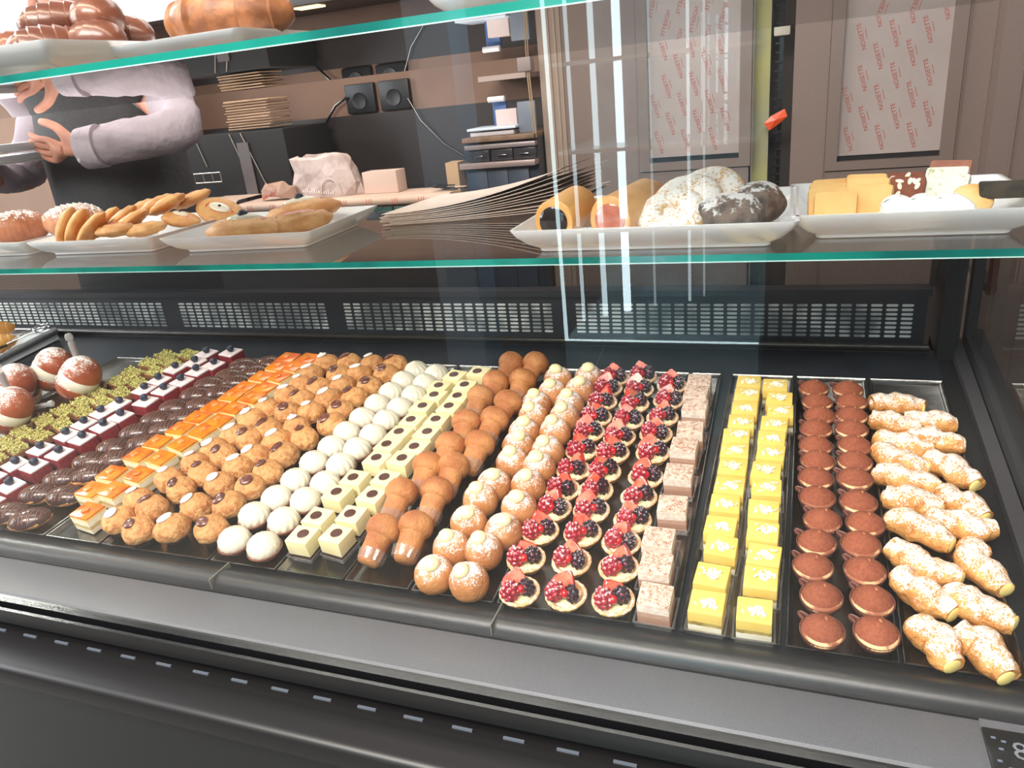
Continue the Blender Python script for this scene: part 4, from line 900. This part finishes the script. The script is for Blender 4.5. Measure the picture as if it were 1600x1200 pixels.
for i, (x, y, z, a, L, lab) in enumerate(((-.078,1.085,.0,-.1,.075,'grey-white dusted dark pastry at the front right of its plate'), (-.045,1.150,.004,.2,.06,'grey-white dusted dark pastry behind the front one'))):
    mb = MB().ball((0,0,.030), (L*.66, .034, .030), 26, 16, fn=lambda p, i=i: 1+.14*N3(p+Vector((i*4,0,0)), 1.7))
    put('dusted_pastry', mb, M_grey, lab, 'pastry', M=T(x, y, H+ZL+.006+z) @ RZ(a), group='dark dusted pastries')
# plate four: shortbread, chocolate almond biscuits, pistachio ones, meringues
M_short = mat('shortbread', (232,192,126), (222,174,108), scale=14, rough=.7, bump=.2, bscale=100, vary=.04)
M_calm = mat('chocolate_biscuit_with_almonds', (132,76,56), (122,66,48), scale=50, rough=.8, bump=.3)
M_green = mat('white_iced_pistachio_biscuit', (222,224,216), (176,178,112), scale=95, rough=.6, mlo=.55, mhi=.68)
M_pinkb = mat('pinkish_brown_biscuit', (168,112,92), (150,96,78), scale=40, rough=.7)
def slab(L, W_, t, v): return MB().rbox(-L/2, L/2, -W_/2, W_/2, -t/2, t/2, .0052, jit=.0012)
SL = [(.058,1.098,.028,.95,-.05,.046,.050,M_short,'front shortbread finger at the left end of its plate'), (.050,1.122,.032,.90,.05,.046,.050,M_short,'shortbread finger behind the front left one'), (.052,1.148,.034,.90,.0,.046,.050,M_short,'shortbread finger third back at the plate left end'), (.056,1.178,.036,.85,.1,.046,.050,M_short,'shortbread finger furthest back at the plate left end'),
 (.099,1.112,.030,.80,-.25,.048,.062,M_short,'shortbread finger at the front of the second stack'), (.097,1.135,.036,.80,-.2,.048,.062,M_short,'shortbread finger in the middle of the second stack'), (.098,1.160,.038,.80,-.15,.046,.062,M_short,'shortbread finger at the back of the second stack')]
for x, y, z, rx, rz, L, W_, m, lab in SL:
    put('shortbread', slab(L, W_, .014, 0), m, lab, 'biscuit', M=T(x, y, H+ZL+z+.002) @ RZ(rz) @ RX(rx) @ SCL(1.16,1.16,1.16), group='shortbread fingers')
for i, (x, y, z, rx, rz) in enumerate(((.146,1.140,.040,.85,-.25), (.148,1.168,.042,.85,-.2))):
    t = thing('almond_biscuit', ('chocolate biscuit with almond pieces, front of the two', 'chocolate biscuit with almond pieces, behind the front one')[i], 'biscuit', T(x, y, H+ZL+z) @ RZ(rz) @ RX(rx), 'chocolate almond biscuits')
    put('biscuit', slab(.046, .060, .014, 0), M_calm, parent=t)
    al = MB(); rnd = random.Random(i)
    for k in range(9): al.lathe([(0,-.001),(.004,-.0006),(.004,.0006),(0,.001)], 8, M=T(rnd.uniform(-.019,.019), rnd.uniform(-.026,.026), .0072) @ RZ(rnd.uniform(0,3)) @ SCL(1.4,.7,1))
    put('almonds', al, M_alm, parent=t, smooth=False)
for i, (x, y, z, rx, rz, m, lab) in enumerate(((.192,1.140,.040,.80,-.35,M_green,'white-iced biscuit with pistachio crumbs, front one'), (.196,1.168,.046,.80,-.3,M_green,'white-iced biscuit with pistachio crumbs, middle one'), (.205,1.200,.050,.80,-.3,M_pinkb,'pinkish-brown biscuit behind the pistachio ones'))):
    put('iced_biscuit', slab(.052, .064, .014, 0), m, lab, 'biscuit', M=T(x, y, H+ZL+z) @ RZ(rz) @ RX(rx), group='iced biscuits')
put('round_biscuit', MB().ball((0,0,0), (.026,.024,.012), 24, 10), mat('yellow_round_biscuit', (226,170,92), (232,196,140), scale=20, rough=.6), 'round yellow-orange biscuit beside the dark one', 'biscuit', M=T(.222, 1.125, H+ZL+.036) @ RX(.8), group=None)
put('dark_biscuit', MB().rbox(-.04,.022,-.012,.012,-.010,.010,.003,jit=.002), mat('dark_green_brown_biscuit', (66,58,46), (44,38,34), scale=40, rough=.8), 'dark greenish-brown bar at the right end of the plate', 'biscuit', M=T(.268, 1.125, H+ZL+.048) @ RZ(-.05))
M_mring = mat('white_meringue', (246,246,246), rough=.35, sss=.1)
for i in range(3):
    x = .132+i*.030
    mb = MB(); n = 22; pts = [(x-.022+.046*t+.004*math.sin(9*t), 1.090+.004*math.sin(14*t), H+ZL+.022+.014*math.sin(PI*t)) for t in [k/(n-1) for k in range(n)]]
    mb.tube(pts, [.004+.013*math.sin(PI*(k+.6)/n) for k in range(n)], 16)
    put('meringue', mb, M_mring, 'white piped meringue, %s of three at the plate front' % ('leftmost', 'middle', 'rightmost')[i], 'meringue', group='piped meringues')

# upper shelf croissants
M_gl = mat('glazed_brown_croissant', (122,74,54), (92,52,38), scale=10, rough=.32, coat=.35, bump=.12, bscale=40)
M_bigc = mat('big_croissant_crust', (156,100,58), (112,66,36), scale=34, rough=.5, coat=.1, bump=.6, bscale=60)
put('croissant', croissant(.158, .042, .016, None, 3, seg=5), M_bigc, 'single large golden croissant alone on its upper-shelf plate', 'croissant', M=T(-.632, .815, H+.0735) @ RZ(.18), group=None)
DK = [(-.905,.755,.074,.5,.10,'leftmost front'), (-.848,.750,.074,.9,.095,'second front'), (-.800,.775,.076,-.3,.085,'rightmost front'), (-.925,.83,.088,.2,.10,'left back'), (-.872,.800,.106,.7,.105,'topmost left'), (-.815,.800,.104,-.8,.10,'topmost right'), (-.845,.86,.088,.0,.10,'furthest back')]
for i, (x, y, z, a, L, wd) in enumerate(DK):
    put('croissant', shell(L, .030, 7), M_gl, 'glossy dark brown croissant on upper-left plate, %s one' % wd, 'croissant', M=T(x, y, H+z) @ RZ(a), group='glazed croissants on the upper left plate')

# stack of flat paper bags behind the plates, rising to the right
M_bag = mat('pinkish_beige_paper', (228,208,196), (218,198,184), scale=6, rough=.7, vary=.04)
rnd = random.Random(3)
for i in range(11):
    mb = MB(); n = 14; rows = []
    z0 = ZL+.002+i*.0021; lift = .010+i*.0052
    x0 = -.745+rnd.uniform(-.012,.012); w_ = .30
    for t_ in range(2):
        zt = z0+t_*.0009
        for k in range(n):
            u = k/(n-1); xx = x0+.36*u; rows.append([Vector((xx, 1.30+.04*u+rnd.uniform(0,.0), H+zt+lift*u*u)), Vector((xx+.02, 1.30+.04*u+.24, H+zt+lift*u*u))])
    v = []; f = []
    for r_ in rows: v += r_
    for t_ in range(2):
        for k in range(n-1): b = (t_*n+k)*2; f.append((b, b+1, b+3, b+2))
    for k in range(n-1):
        b = k*2; c = (n+k)*2; f.append((b, b+2, c+2, c)); f.append((b+1, b+3, c+3, c+1))
    f.append((0,1,2*n+1,2*n)); e = (n-1)*2; f.append((e,e+1,2*n+e+1,2*n+e))
    mb.add(v, f)
    put('paper_bag', mb, M_bag, 'flat beige paper bag, %s of the curling stack behind the plates' % (('lowest', 'second from bottom', 'third from bottom', 'fourth from bottom', 'fifth from bottom', 'middle', 'fifth from top', 'fourth from top', 'third from top', 'second from top', 'topmost')[i]), 'paper bag', group='stack of flat paper bags', angle=30)

# ------------------------------------------------------------------ behind the case: back counter and what stands on it
CY, CZ = 2.62, H-.385
bc = thing('back_counter', 'dark back counter along the wall behind the worker', 'counter')
put('worktop', MB().rbox(-3.0, -1.27, CY, 3.27, CZ-.04, CZ, .004), mat('dark_worktop', (58,52,52), (50,45,45), scale=8, rough=.35), parent=bc)
put('carcass', MB().box(-3.0, -1.28, CY+.03, 3.27, 0, CZ-.04), mat('dark_counter_front', (52,48,48), rough=.6), parent=bc, smooth=False)
M_wrap = mat('printed_wrapping_paper', (206,178,158), (196,166,146), scale=5, rough=.7)
def wrap_roll(x0, x1, y, z, r, label, printed=True):
    t = thing('wrapping_paper', label, 'paper', None, 'sheets of wrapping paper')
    mb = MB(); prof = []
    for k in range(12): a = PI*1.0*k/11; prof.append((y+.02-r*math.sin(a)*1.2, z+r-r*math.cos(a)))
    prof.append((y+.19, z+2*r)); prof.append((y+.19, z+2*r-.002)); prof += [(p[0]+.0015, p[1]) for p in reversed(prof[:12])]
    v = [(x, a, b) for x in (x0, x1) for a, b in prof]; n = len(prof); mb.add(v, [(i, (i+1)%n, n+(i+1)%n, n+i) for i in range(n)])
    put('sheet', mb, M_wrap, parent=t, angle=50)
    if printed:
        st = MB(); k = x0+.05
        while k < x1-.03:
            for d in (0, .012, .022): st.box(k+d, k+d+.002, y+.02-r*1.235, y+.02-r*1.215, z+r*.35, z+r*1.6)
            k += .115
        put('printed_stripe', st, M_ink, parent=t, smooth=False)
    return t
wrap_roll(-2.20, -1.215, CY+.01, CZ+.001, .019, 'folded sheet of wrapping paper with orange stripes on the back counter')
wrap_roll(-2.42, -2.21, CY+.02, CZ+.0015, .026, 'curled wrapping paper at the left end of the stack', False)
fl2 = MB(); fl2.add([(-2.30,CY-.01,CZ+.004),(-2.06,CY-.01,CZ+.006),(-2.12,CY-.03,CZ-.045),(-2.30,CY-.01,CZ+.0045),(-2.06,CY-.0105,CZ+.0065),(-2.12,CY-.0305,CZ-.0445)], [(0,1,2),(5,4,3),(0,3,4,1),(1,4,5,2),(2,5,3,0)])
tag(put('paper_corner', fl2, M_wrap, smooth=False), 'pointed corner of wrapping paper hanging over the counter edge', 'paper')
bg = thing('paper_carrier_bag', 'translucent crumpled paper bag on the back counter', 'bag')
mb = MB(); n = 13; rings = []
for j, (z, k) in enumerate(((0,1.0),(.05,1.02),(.10,.93),(.155,.80),(.165,.62),(.11,.50))):
    r_ = []
    for i in range(n):
        a = 2*PI*i/n; q = 1+.24*N3((math.cos(a)*1.5+j*.3, math.sin(a)*1.5, j*.6), 1.4)
        r_.append(Vector((-1.82+.165*k*q*math.cos(a)-.03*j/5, 2.76+.07*k*q*math.sin(a), CZ+.04+z*(1+.12*N3((math.cos(a)*2, math.sin(a)*2, 3), 1.2)))))
    rings.append(r_)
mb.loft(rings, 0, True, True)
put('bag', mb, mat('crumpled_whitish_paper', (206,186,178), (176,154,146), scale=14, rough=.6, bump=.8, bscale=18), parent=bg, smooth=False)
put('handle', MB().tube([(-1.76+.045*math.cos(a), 2.675, CZ+.055+.06*math.sin(a)) for a in [PI*k/10 for k in range(11)]], .003, 6), mat('pale_paper_handle', (214,196,186), rough=.7), parent=bg)
sc = MB()
for k in range(14): sc.box(-1.90+k*.011, -1.895+k*.011, 2.682, 2.686, CZ+.066-k*.0012, CZ+.075-k*.0012+.004*(k % 3))
put('bag_script', sc, mat('white_script', (232,224,220), rough=.6), parent=bg, smooth=False)
rp = MB(); rp.loft([[Vector((-2.03+.09*math.cos(a)*k, 2.70+.035*math.sin(a)*k, CZ+.052+z+.012*math.sin(a*3+z*70))) for a in [2*PI*i/14 for i in range(14)]] for z, k in ((0,1),(.028,.95),(.05,.6))])
tag(put('pastry_bag', rp, mat('brownish_paper_red_print', (178,140,118), (176,80,64), scale=14, rough=.6, mlo=.52, mhi=.62), smooth=False), 'small crumpled paper with reddish print left of the carrier bag', 'paper')
tag(put('card_box', MB().rbox(-1.63, -1.475, 2.72, 2.80, CZ+.040, CZ+.125, .002), mat('pinkish_card', (204,178,164), rough=.7)), 'plain pinkish card box right of the carrier bag', 'box')
ky = thing('key_bunch', 'dark small bunch of keys at the right end of the papers', 'keys')
kk = MB(); rnd = random.Random(8)
for i in range(9): kk.rbox(-.028,.028,-.006,.006,0,.004,.001, M=T(-1.24+rnd.uniform(-.06,.05), CY+.08+rnd.uniform(-.02,.03), CZ+.042+i*.002) @ RZ(rnd.uniform(-1,1)))
put('keys', kk, M_blackg, parent=ky)
tag(put('tan_block', MB().box(-1.33, -1.275, 2.88, 2.96, CZ, CZ+.125), mat('tan_card', (176,146,110), rough=.7), smooth=False), 'narrow tan card upright left of the drawer unit', 'card')
# stack of brown paper sleeves on a machine at the left
M_slv = mat('brown_kraft_paper', (190,158,126), (176,142,110), scale=20, rough=.8, vary=.05)
for i in range(11):
    z = H-.058+i*.0112
    mb = MB().rbox(-.115,.115,-.08,.08,0,.0052+.002*(i == 10),.002, jit=.002)
    put('paper_sleeve', mb, M_slv, 'brown paper sleeve, %s in the stack beside the worker' % (('lowest','second lowest','third lowest','fourth lowest','fifth lowest','middle','fifth highest','fourth highest','third highest','second highest','topmost')[i]), 'paper sleeve', M=T(-2.245+(i % 3)*.006, 2.95, z) @ RZ(((i*37) % 7-3)*.02), group='stack of kraft paper sleeves')
mc = thing('coffee_machine', 'dark boxy machine carrying the stack of brown sleeves', 'machine')
put('housing', MB().rbox(-2.62, -2.05, 2.84, 3.20, CZ, H-.066, .01), mat('dark_machine_housing', (26,24,24), rough=.8), parent=mc)
e_ = MB()
for a, b in (((-2.33,2.835,H-.07),(-2.24,2.835,CZ+.02)), ((-2.27,2.835,H-.07),(-2.165,2.835,CZ+.02)), ((-2.52,2.835,H-.09),(-2.49,2.835,H-.2))): e_.tube([a, b], .0022, 6)
put('bright_edge', e_, mat('bright_metal_edge', (150,140,130), rough=.3), parent=mc)
put('side_column', MB().box(-2.30,-2.24,2.832,2.838,CZ+.02,H-.11), mat('dark_taupe_column', (84,74,72), rough=.5), parent=mc, smooth=False)
dr = MB().rbox(-2.56,-2.30,2.825,2.84,CZ+.02,CZ+.05,.004); put('drip_tray', dr, mat('greyish_steel_lip', (118,110,104), rough=.4), parent=mc)
wk = MB()
for z in (CZ+.125, CZ+.165): wk.tube([(-2.545,2.74,z),(-2.345,2.74,z)], .0025, 6); wk.tube([(-2.545,2.74,z),(-2.545,2.80,z)], .0025, 6)
for x in (-2.545,-2.49,-2.44,-2.39,-2.345): wk.tube([(x,2.74,CZ+.125),(x,2.74,CZ+.165)], .0022, 6)
put('wire_basket', wk, mat('bright_wire', (190,180,172), rough=.3, metal=.6), parent=mc)
# wall sockets and cable
for i, x in enumerate((-1.98, -1.80)):
    t = thing('wall_socket', ('black wall socket unit, left of the two above the backboard', 'black wall socket unit, right of the two above the backboard')[i], 'socket', None, 'black wall sockets')
    put('plate', MB().rbox(x, x+.155, WY-.03, WY, H-.045, H+.085, .008), M_black, parent=t)
    put('socket_face', MB().lathe([(.036,0),(.036,.006),(.030,.004),(0,.004)], 20, M=T(x+.075, WY-.03, H+.01) @ RX(PI/2)), M_black, parent=t)
cbm = MB().tube([(-1.97,WY-.04,H+.03),(-2.03,WY-.045,H-.0),(-2.10,WY-.04,H-.07),(-2.22,WY-.035,H-.22),(-2.30,WY-.035,H-.34)], .0065, 8)
tag(put('power_cable', cbm, M_blackg), 'black cable running down left from the wall sockets', 'cable')
cb2_ = MB().tube([(-1.65,WY-.04,H-.0),(-1.60,WY-.04,H-.10),(-1.50,WY-.035,H-.21),(-1.36,WY-.035,H-.30)], .004, 8)
tag(put('thin_cable', cb2_, M_blackg), 'thin black cable running down right across the backboard', 'cable')
# drawer unit with things on it
du = thing('drawer_unit', 'dark drawer unit with steel strips left of the taupe post', 'drawer unit')
put('carcass', MB().box(-1.255,-.94,2.92,3.25,0,H-.19), mat('blue_black_cabinet', (40,46,58), rough=.4), parent=du, smooth=False)
put('wood_top', MB().rbox(-1.245,-.94,2.88,3.26,H-.190,H-.172,.002), mat('brown_wood_top', (124,96,74), (104,80,62), scale=20, rough=.5), parent=du)
put('steel_band', MB().rbox(-1.24,-.94,2.885,2.92,H-.218,H-.200,.003), mat('pinkish_steel', (150,138,138), rough=.35, metal=.5), parent=du)
put('lower_band', MB().rbox(-1.262,-.94,2.865,2.92,H-.290,H-.268,.003), mat('pinkish_steel_lower', (160,142,138), rough=.35, metal=.5), parent=du)
for i, x in enumerate((-1.23,-1.13,-1.035)):
    d = put('drawer', MB().rbox(x, x+.09, 2.895, 2.92, H-.265, H-.224, .002), mat('dark_glass_drawer%d' % i, (52,50,54), rough=.2), parent=du)
    put('handle', MB().rbox(x+.03, x+.065, 2.885, 2.895, H-.249, H-.243, .001), M_chrome, parent=d)
for i, x in enumerate((-1.25,-1.16,-1.07)):
    put('door', MB().rbox(x, x+.088, 2.905, 2.92, H-.9, H-.295, .002), mat('blue_grey_door%d' % i, (54,64,80), rough=.4), parent=du)
ts = thing('till_scale', 'pale counter scale with white tray on the drawer unit', 'scale')
put('base', MB().rbox(-1.235,-1.045,2.95,3.10,H-.172,H-.156,.004), mat('pale_scale_body', (196,190,192), rough=.4), parent=ts)
put('pan', MB().rbox(-1.24,-1.03,2.93,3.10,H-.150,H-.140,.004), mat('bluish_white_pan', (200,212,226), rough=.3), parent=ts)
put('display', MB().rbox(-1.16,-1.10,3.04,3.06,H-.156,H-.045,.004), mat('bluish_post', (60,90,140), rough=.4), parent=ts)
tag(put('note_box', MB().rbox(-1.135,-1.045,3.00,3.04,H-.140,H-.078,.002), mat('pinkish_white_card', (204,186,182), rough=.7)), 'pinkish white card box standing on the scale', 'box')
tag(put('white_roll', MB().tube([(-1.16,3.0,H-.038),(-1.09,3.0,H-.038)], .011, 14), mat('white_roll_paper', (232,230,232), rough=.5), M=None), 'small white roll held above the scale', 'roll')
bp = MB().tube([(-.985,2.97,H-.172),(-.985,2.97,H-.085),(-.985,2.975,H-.06)], [.05,.05,.04], 20, flat=.25, up=(0,1,0))
tag(put('grey_stand', bp), 'rounded grey sign stand beside the brass poles', 'stand') if False else tag(put('grey_stand', MB().loft if False else MB().rbox(-1.03,-.955,2.97,2.98,H-.172,H-.055,.004), mat('cool_grey_plastic', (112,120,132), rough=.4)), 'rounded grey plastic stand beside the slim poles', 'stand')
pp = thing('pole_pair', 'pair of slim brass poles rising by the taupe post', 'poles')
for x in (-.945,-.937):
    put('pole', MB().tube([(x,2.9,H-.19),(x-.008,2.9,H+.05)], .0025, 8), mat('brass_pole', (196,168,132), rough=.3, metal=.6) if x < -.94 else bpy.data.materials['brass_pole'], parent=pp)
put('pole_head', MB().rbox(-.985,-.93,2.88,2.93,H+.05,H+.115,.008), mat('taupe_grey_head', (140,126,122), rough=.5), parent=pp)
tag(put('wall_shelf', MB().box(-1.215,-1.01,3.05,3.28,H+.032,H+.052), mat('pale_shelf_edge', (166,148,140), rough=.5), smooth=False), 'short pale shelf on the brown wall above the scale', 'shelf')
# overhead: dark rail with warm lamps, white cupboard with light strip
orl = thing('overhead_rail', 'dark rail with warm lamps along the top of the brown wall', 'rail')
put('rail', MB().rbox(-2.25,-.95,2.95,3.28,H+.395,H+.45,.004), mat('dark_brown_rail', (46,38,34), rough=.5), parent=orl)
for i, x in enumerate((-2.20,-1.98,-1.62)):
    put('warm_lamp', MB().rbox(x,x+.12,2.98,3.04,H+.388,H+.396,.002), emission('warm_lamp_glow%d' % i, (255,206,150), 3.0), parent=orl)
oc = thing('overhead_cupboard', 'white overhead cupboard with light strip at upper left', 'cupboard')
put('front', MB().box(-5,-2.27,2.90,3.28,H+.455,H+1.1), mat('pale_grey_white_front', (196,196,200), rough=.5), parent=oc, smooth=False)
put('upper_front', MB().box(-2.27,-.95,2.95,3.28,H+.455,H+1.1), mat('white_front', (226,222,222), rough=.5), parent=oc, smooth=False)
put('light_strip', MB().box(-5,-2.27,2.88,2.90,H+.42,H+.455), emission('cool_white_strip', (250,252,255), 2.2), parent=oc, smooth=False)

# ------------------------------------------------------------------ the worker
wk_ = thing('person', 'worker in lavender-grey shirt and dark grey apron holding a white plate', 'person')
def skin(name, J, E, mat_, parent, sub=1, root=0):
    me = bpy.data.meshes.new(name); me.from_pydata([j[0] for j in J], E, []); me.materials.append(mat_)
    o = link(name, me, parent); m = o.modifiers.new('skin', 'SKIN'); m.use_smooth_shade = True
    sv_ = me.skin_vertices[0].data
    for i, j in enumerate(J):
        r = j[1]; sv_[i].radius = (r, r) if not hasattr(r, '__len__') else r; sv_[i].use_root = (i == root)
    s_ = o.modifiers.new('sub', 'SUBSURF'); s_.levels = sub; s_.render_levels = sub
    return o
M_skin = mat('skin', (208,150,128), (196,134,114), scale=20, rough=.5, sss=.15)
M_shirt = mat('lavender_grey_shirt', (176,164,172), (164,152,160), scale=5, rough=.8, bump=.8, bscale=6, bdist=.022)
M_apron = mat('charcoal_apron', (66,66,68), (58,58,61), scale=200, rough=.85, bump=.6, bscale=6, bdist=.02)
M_hair = mat('dark_hair', (46,34,28), rough=.6)
cx, cy = -2.14, 2.0
WR = (-1.915, 1.70, H-.045)                     # right wrist (nearer the case)
J = [((cx,cy,.95),.14), ((cx,cy,1.10),.13), ((cx,cy,1.28),.15), ((cx,cy,1.42),.14), ((cx,cy,1.50),.055), ((cx,cy-.01,1.60),.085), ((cx,cy-.02,1.70),.095), ((cx,cy,1.78),.06),
     ((cx+.19,cy,1.43),.062), ((cx+.44,cy-.12,1.28),.045), (WR,.027),
     ((cx-.19,cy,1.43),.062), ((cx-.36,cy-.05,1.16),.045), ((cx-.20,cy-.32,1.20),.027),
     ((cx+.10,cy,.88),.09), ((cx+.11,cy,.50),.06), ((cx+.11,cy,.10),.042), ((cx+.11,cy-.14,.04),.038),
     ((cx-.10,cy,.88),.09), ((cx-.11,cy,.50),.06), ((cx-.11,cy,.10),.042), ((cx-.11,cy-.14,.04),.038)]
E_ = [(0,1),(1,2),(2,3),(3,4),(4,5),(5,6),(6,7),(3,8),(8,9),(9,10),(3,11),(11,12),(12,13),(0,14),(14,15),(15,16),(16,17),(0,18),(18,19),(19,20),(20,21)]
# near hand: palm and five fingers gripping the plate from the right
def hand(J, E_, w_i, wrist, fwd, out, palm_n, s=1.0):
    """fwd: towards the fingertips, out: towards the thumb side, palm_n: out of the palm"""
    W = Vector(wrist); F = Vector(fwd).normalized(); O = Vector(out).normalized(); P = Vector(palm_n).normalized()
    b = len(J); J.append((tuple(W+F*.035*s), (.024*s,.018*s))); E_.append((w_i, b)); J.append((tuple(W+F*.07*s), (.034*s,.016*s))); E_.append((b, b+1))
    for k, (off, L, cu) in enumerate(((.026,.062,.9),(.009,.070,.85),(-.009,.066,.9),(-.026,.052,1.0))):
        base = W+F*.088*s+O*off*s; p = base; prev = b+1; d = F.copy()
        for q, fr_ in enumerate((0,.45,.75,1.0)):
            if q: 
                ang = cu*(.25 if q == 1 else .5); d = (d*math.cos(ang)+P*math.sin(ang)).normalized(); p = p+d*L*s*(.45 if q == 1 else .28)
            J.append((tuple(p), (.0100-.0012*q)*s)); E_.append((prev, len(J)-1)); prev = len(J)-1
    t0 = W+F*.03*s+O*.028*s; t1 = t0+(F*.55+O*.75+P*.3).normalized()*.035*s; t2 = t1+(F*.9+O*.2+P*.35).normalized()*.030*s; t3 = t2+(F*.95+P*.3).normalized()*.022*s
    prev = b
    for p, r in ((t0,.015),(t1,.0125),(t2,.011),(t3,.009)): J.append((tuple(p), r*s)); E_.append((prev, len(J)-1)); prev = len(J)-1
hand(J, E_, 10, WR, (-.98,-.15,.04), (.1,-.25,.95), (-.25,.1,.3), 1.15)
hand(J, E_, 13, (cx-.20,cy-.32,1.20), (.6,-.6,.1), (.1,-.1,.95), (.3,.3,.2), 1.0)
bo = skin('body', J, E_, M_skin, wk_, 2)
# face, ears and hair
put('nose', MB().ball((cx,cy-.125,1.665), (.014,.018,.022), 12, 8), M_skin, parent=bo)
for sgn in (-1, 1):
    put('eye', MB().ball((cx+sgn*.034,cy-.105,1.695), (.014,.010,.010), 12, 8), mat('eye_white', (230,226,220), rough=.3) if sgn < 0 else bpy.data.materials['eye_white'], parent=bo)
    put('ear', MB().ball((cx+sgn*.095,cy-.01,1.675), (.012,.022,.032), 12, 8), M_skin, parent=bo)
put('mouth', MB().ball((cx,cy-.112,1.625), (.026,.008,.007), 12, 8), mat('lips', (160,90,84), rough=.5), parent=bo)
put('hair', MB().ball((cx,cy+.005,1.735), (.108,.118,.085), 20, 12), M_hair, parent=wk_)
# shirt: torso and sleeves, a little larger than the body, fold wrinkles along the forearm
SJ = [((cx,cy,1.00),.150), ((cx,cy,1.15),.150), ((cx,cy,1.30),.165), ((cx,cy,1.42),.150), ((cx+.20,cy,1.42),.075), ((cx+.33,cy-.04,1.37),.072), ((cx+.455,cy-.12,1.275),.071), ((cx+.36,cy-.20,1.268),.068), ((cx+.30,cy-.255,1.262),.060), (tuple(Vector(WR)+Vector((.045,.015,.004))),.053), (tuple(Vector(WR)+Vector((.012,.005,0))),.050),
      ((cx-.20,cy,1.42),.075), ((cx-.37,cy-.05,1.17),.062), ((cx-.23,cy-.28,1.195),.045)]
SE = [(0,1),(1,2),(2,3),(3,4),(4,5),(5,6),(6,7),(7,8),(8,9),(9,10),(3,11),(11,12),(12,13)]
sh_ = skin('shirt', SJ, SE, M_shirt, wk_, 2)
tex = bpy.data.textures.new('cloth_folds', 'CLOUDS'); tex.noise_scale = .055
dm_ = sh_.modifiers.new('folds', 'DISPLACE'); dm_.texture = tex; dm_.strength = .030; dm_.mid_level = .5
put('cuff', MB().tube([tuple(Vector(WR)+Vector((.055,.018,.004))), tuple(Vector(WR)+Vector((.0,.0,0)))], [.060,.057], 20), M_shirt, parent=sh_)
put('cuff_button', MB().lathe([(0,0),(.006,0),(.006,.002),(0,.003)], 14, M=T(WR[0]+.035, WR[1]-.055, WR[2]-.028) @ RX(PI/2)), mat('grey_button', (150,140,150), rough=.3), parent=sh_)
# apron front and skirt
rings = []
for z, hw, dp in ((.45,.27,.17),(.80,.27,.18),(1.0,.255,.185),(1.12,.25,.19),(1.30,.235,.20),(1.40,.20,.19),(1.46,.13,.16)):
    r_ = []
    for i in range(32):
        a = 2*PI*i/32; q = 1+.035*N3((math.cos(a)*3, math.sin(a)*3, z*7), 1.2)
        r_.append(Vector((cx+.02+hw*math.cos(a)*q, cy+dp*math.sin(a)*q, z)))
    rings.append(r_)
put('apron', MB().loft(rings, 0, True, True), M_apron, parent=wk_)
tr_ = MB()
for sgn in (-1, 1): tr_.tube([(cx+sgn*.10,cy,.85),(cx+sgn*.11,cy,.5),(cx+sgn*.115,cy,.09)], [.11,.085,.07], 16)
put('trousers', tr_, mat('black_trousers', (30,30,32), rough=.8), parent=wk_)
put('shoes', MB().ball((cx+.115,cy-.06,.045), (.055,.14,.045), 16, 8).ball((cx-.115,cy-.06,.045), (.055,.14,.045), 16, 8), M_blackg, parent=wk_)
# plates in the worker's hand
for i, (zz, xx, lab) in enumerate(((-.030, -2.045, 'white plate held in the hand of the worker, upper one'), (-.062, -2.125, 'white plate held just below the upper one by the worker'))):
    plate('plate', xx-.30, xx-.045, 1.58, 1.80, zz-.005, .030, .024, lab, group='plates held by the worker')

# ------------------------------------------------------------------ the shop side, seen only as reflection in the front glass: a lit glass display cabinet
YC = -1.45
gc = thing('glass_display_cabinet', 'tall lit glass display cabinet across the shop, seen reflected in the front glass', 'display cabinet')
cx0, cx1, czb, czt = -.80, -.085, H-.93, H+.75
M_cg = glass('cabinet_glass', (225,245,246), 1.0)
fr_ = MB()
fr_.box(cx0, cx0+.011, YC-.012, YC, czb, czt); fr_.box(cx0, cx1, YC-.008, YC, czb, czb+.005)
put('glowing_glass_frame', fr_, emission('glowing_glass_frame', (215,244,250), 9.0), parent=gc, smooth=False)  # the cabinet's glass frame, made to glow for bright edge lines; no lamp
put('plinth', MB().box(cx0, cx1, YC-.62, YC, 0, czb), mat('pale_blue_plinth', (150,180,190), rough=.4), parent=gc, smooth=False)
put('back_wall', MB().box(cx0, cx1, YC-.66, YC-.62, czb, czt), mat('pale_teal_cabinet_back', (176,222,228), (130,170,186), scale=6, rough=.5), parent=gc, smooth=False)
for k, x in enumerate((cx0+.055, cx0+.125, cx0+.20, cx0+.30, cx0+.43, cx0+.48)):
    wd_ = (.012, .018, .026, .008, .010, .007)[k]; es = (6, 8, 13, 3, 5, 3)[k] if k != 2 else 13
    put('lamp_tube', MB().tube([(x, YC-.10-.07*k, czb+.05), (x, YC-.10-.07*k, czt-.05)], wd_*.6, 8), emission('cool_lamp_tube%d' % k, (220,246,255), es), parent=gc)
for z in (H-.52, H-.24, H+.05, H+.35):
    put('shelf', MB().box(cx0+.02, cx1-.02, YC-.58, YC-.02, z, z+.012), mat('pale_glass_shelf', (205,232,236), rough=.15) if z < H-.5 else bpy.data.materials['pale_glass_shelf'], parent=gc, smooth=False)

tag(put('reflection_standin', MB().box(-1.46, -1.27, -1.95, -1.75, 0, 2.9), mat('pale_blue_grey_standin', (150,166,182), rough=.6), smooth=False), 'made-up pale blue-grey column, added for the bluish band mirrored in the front glass', 'column')  # stand-in column added for the bluish reflection in the front glass
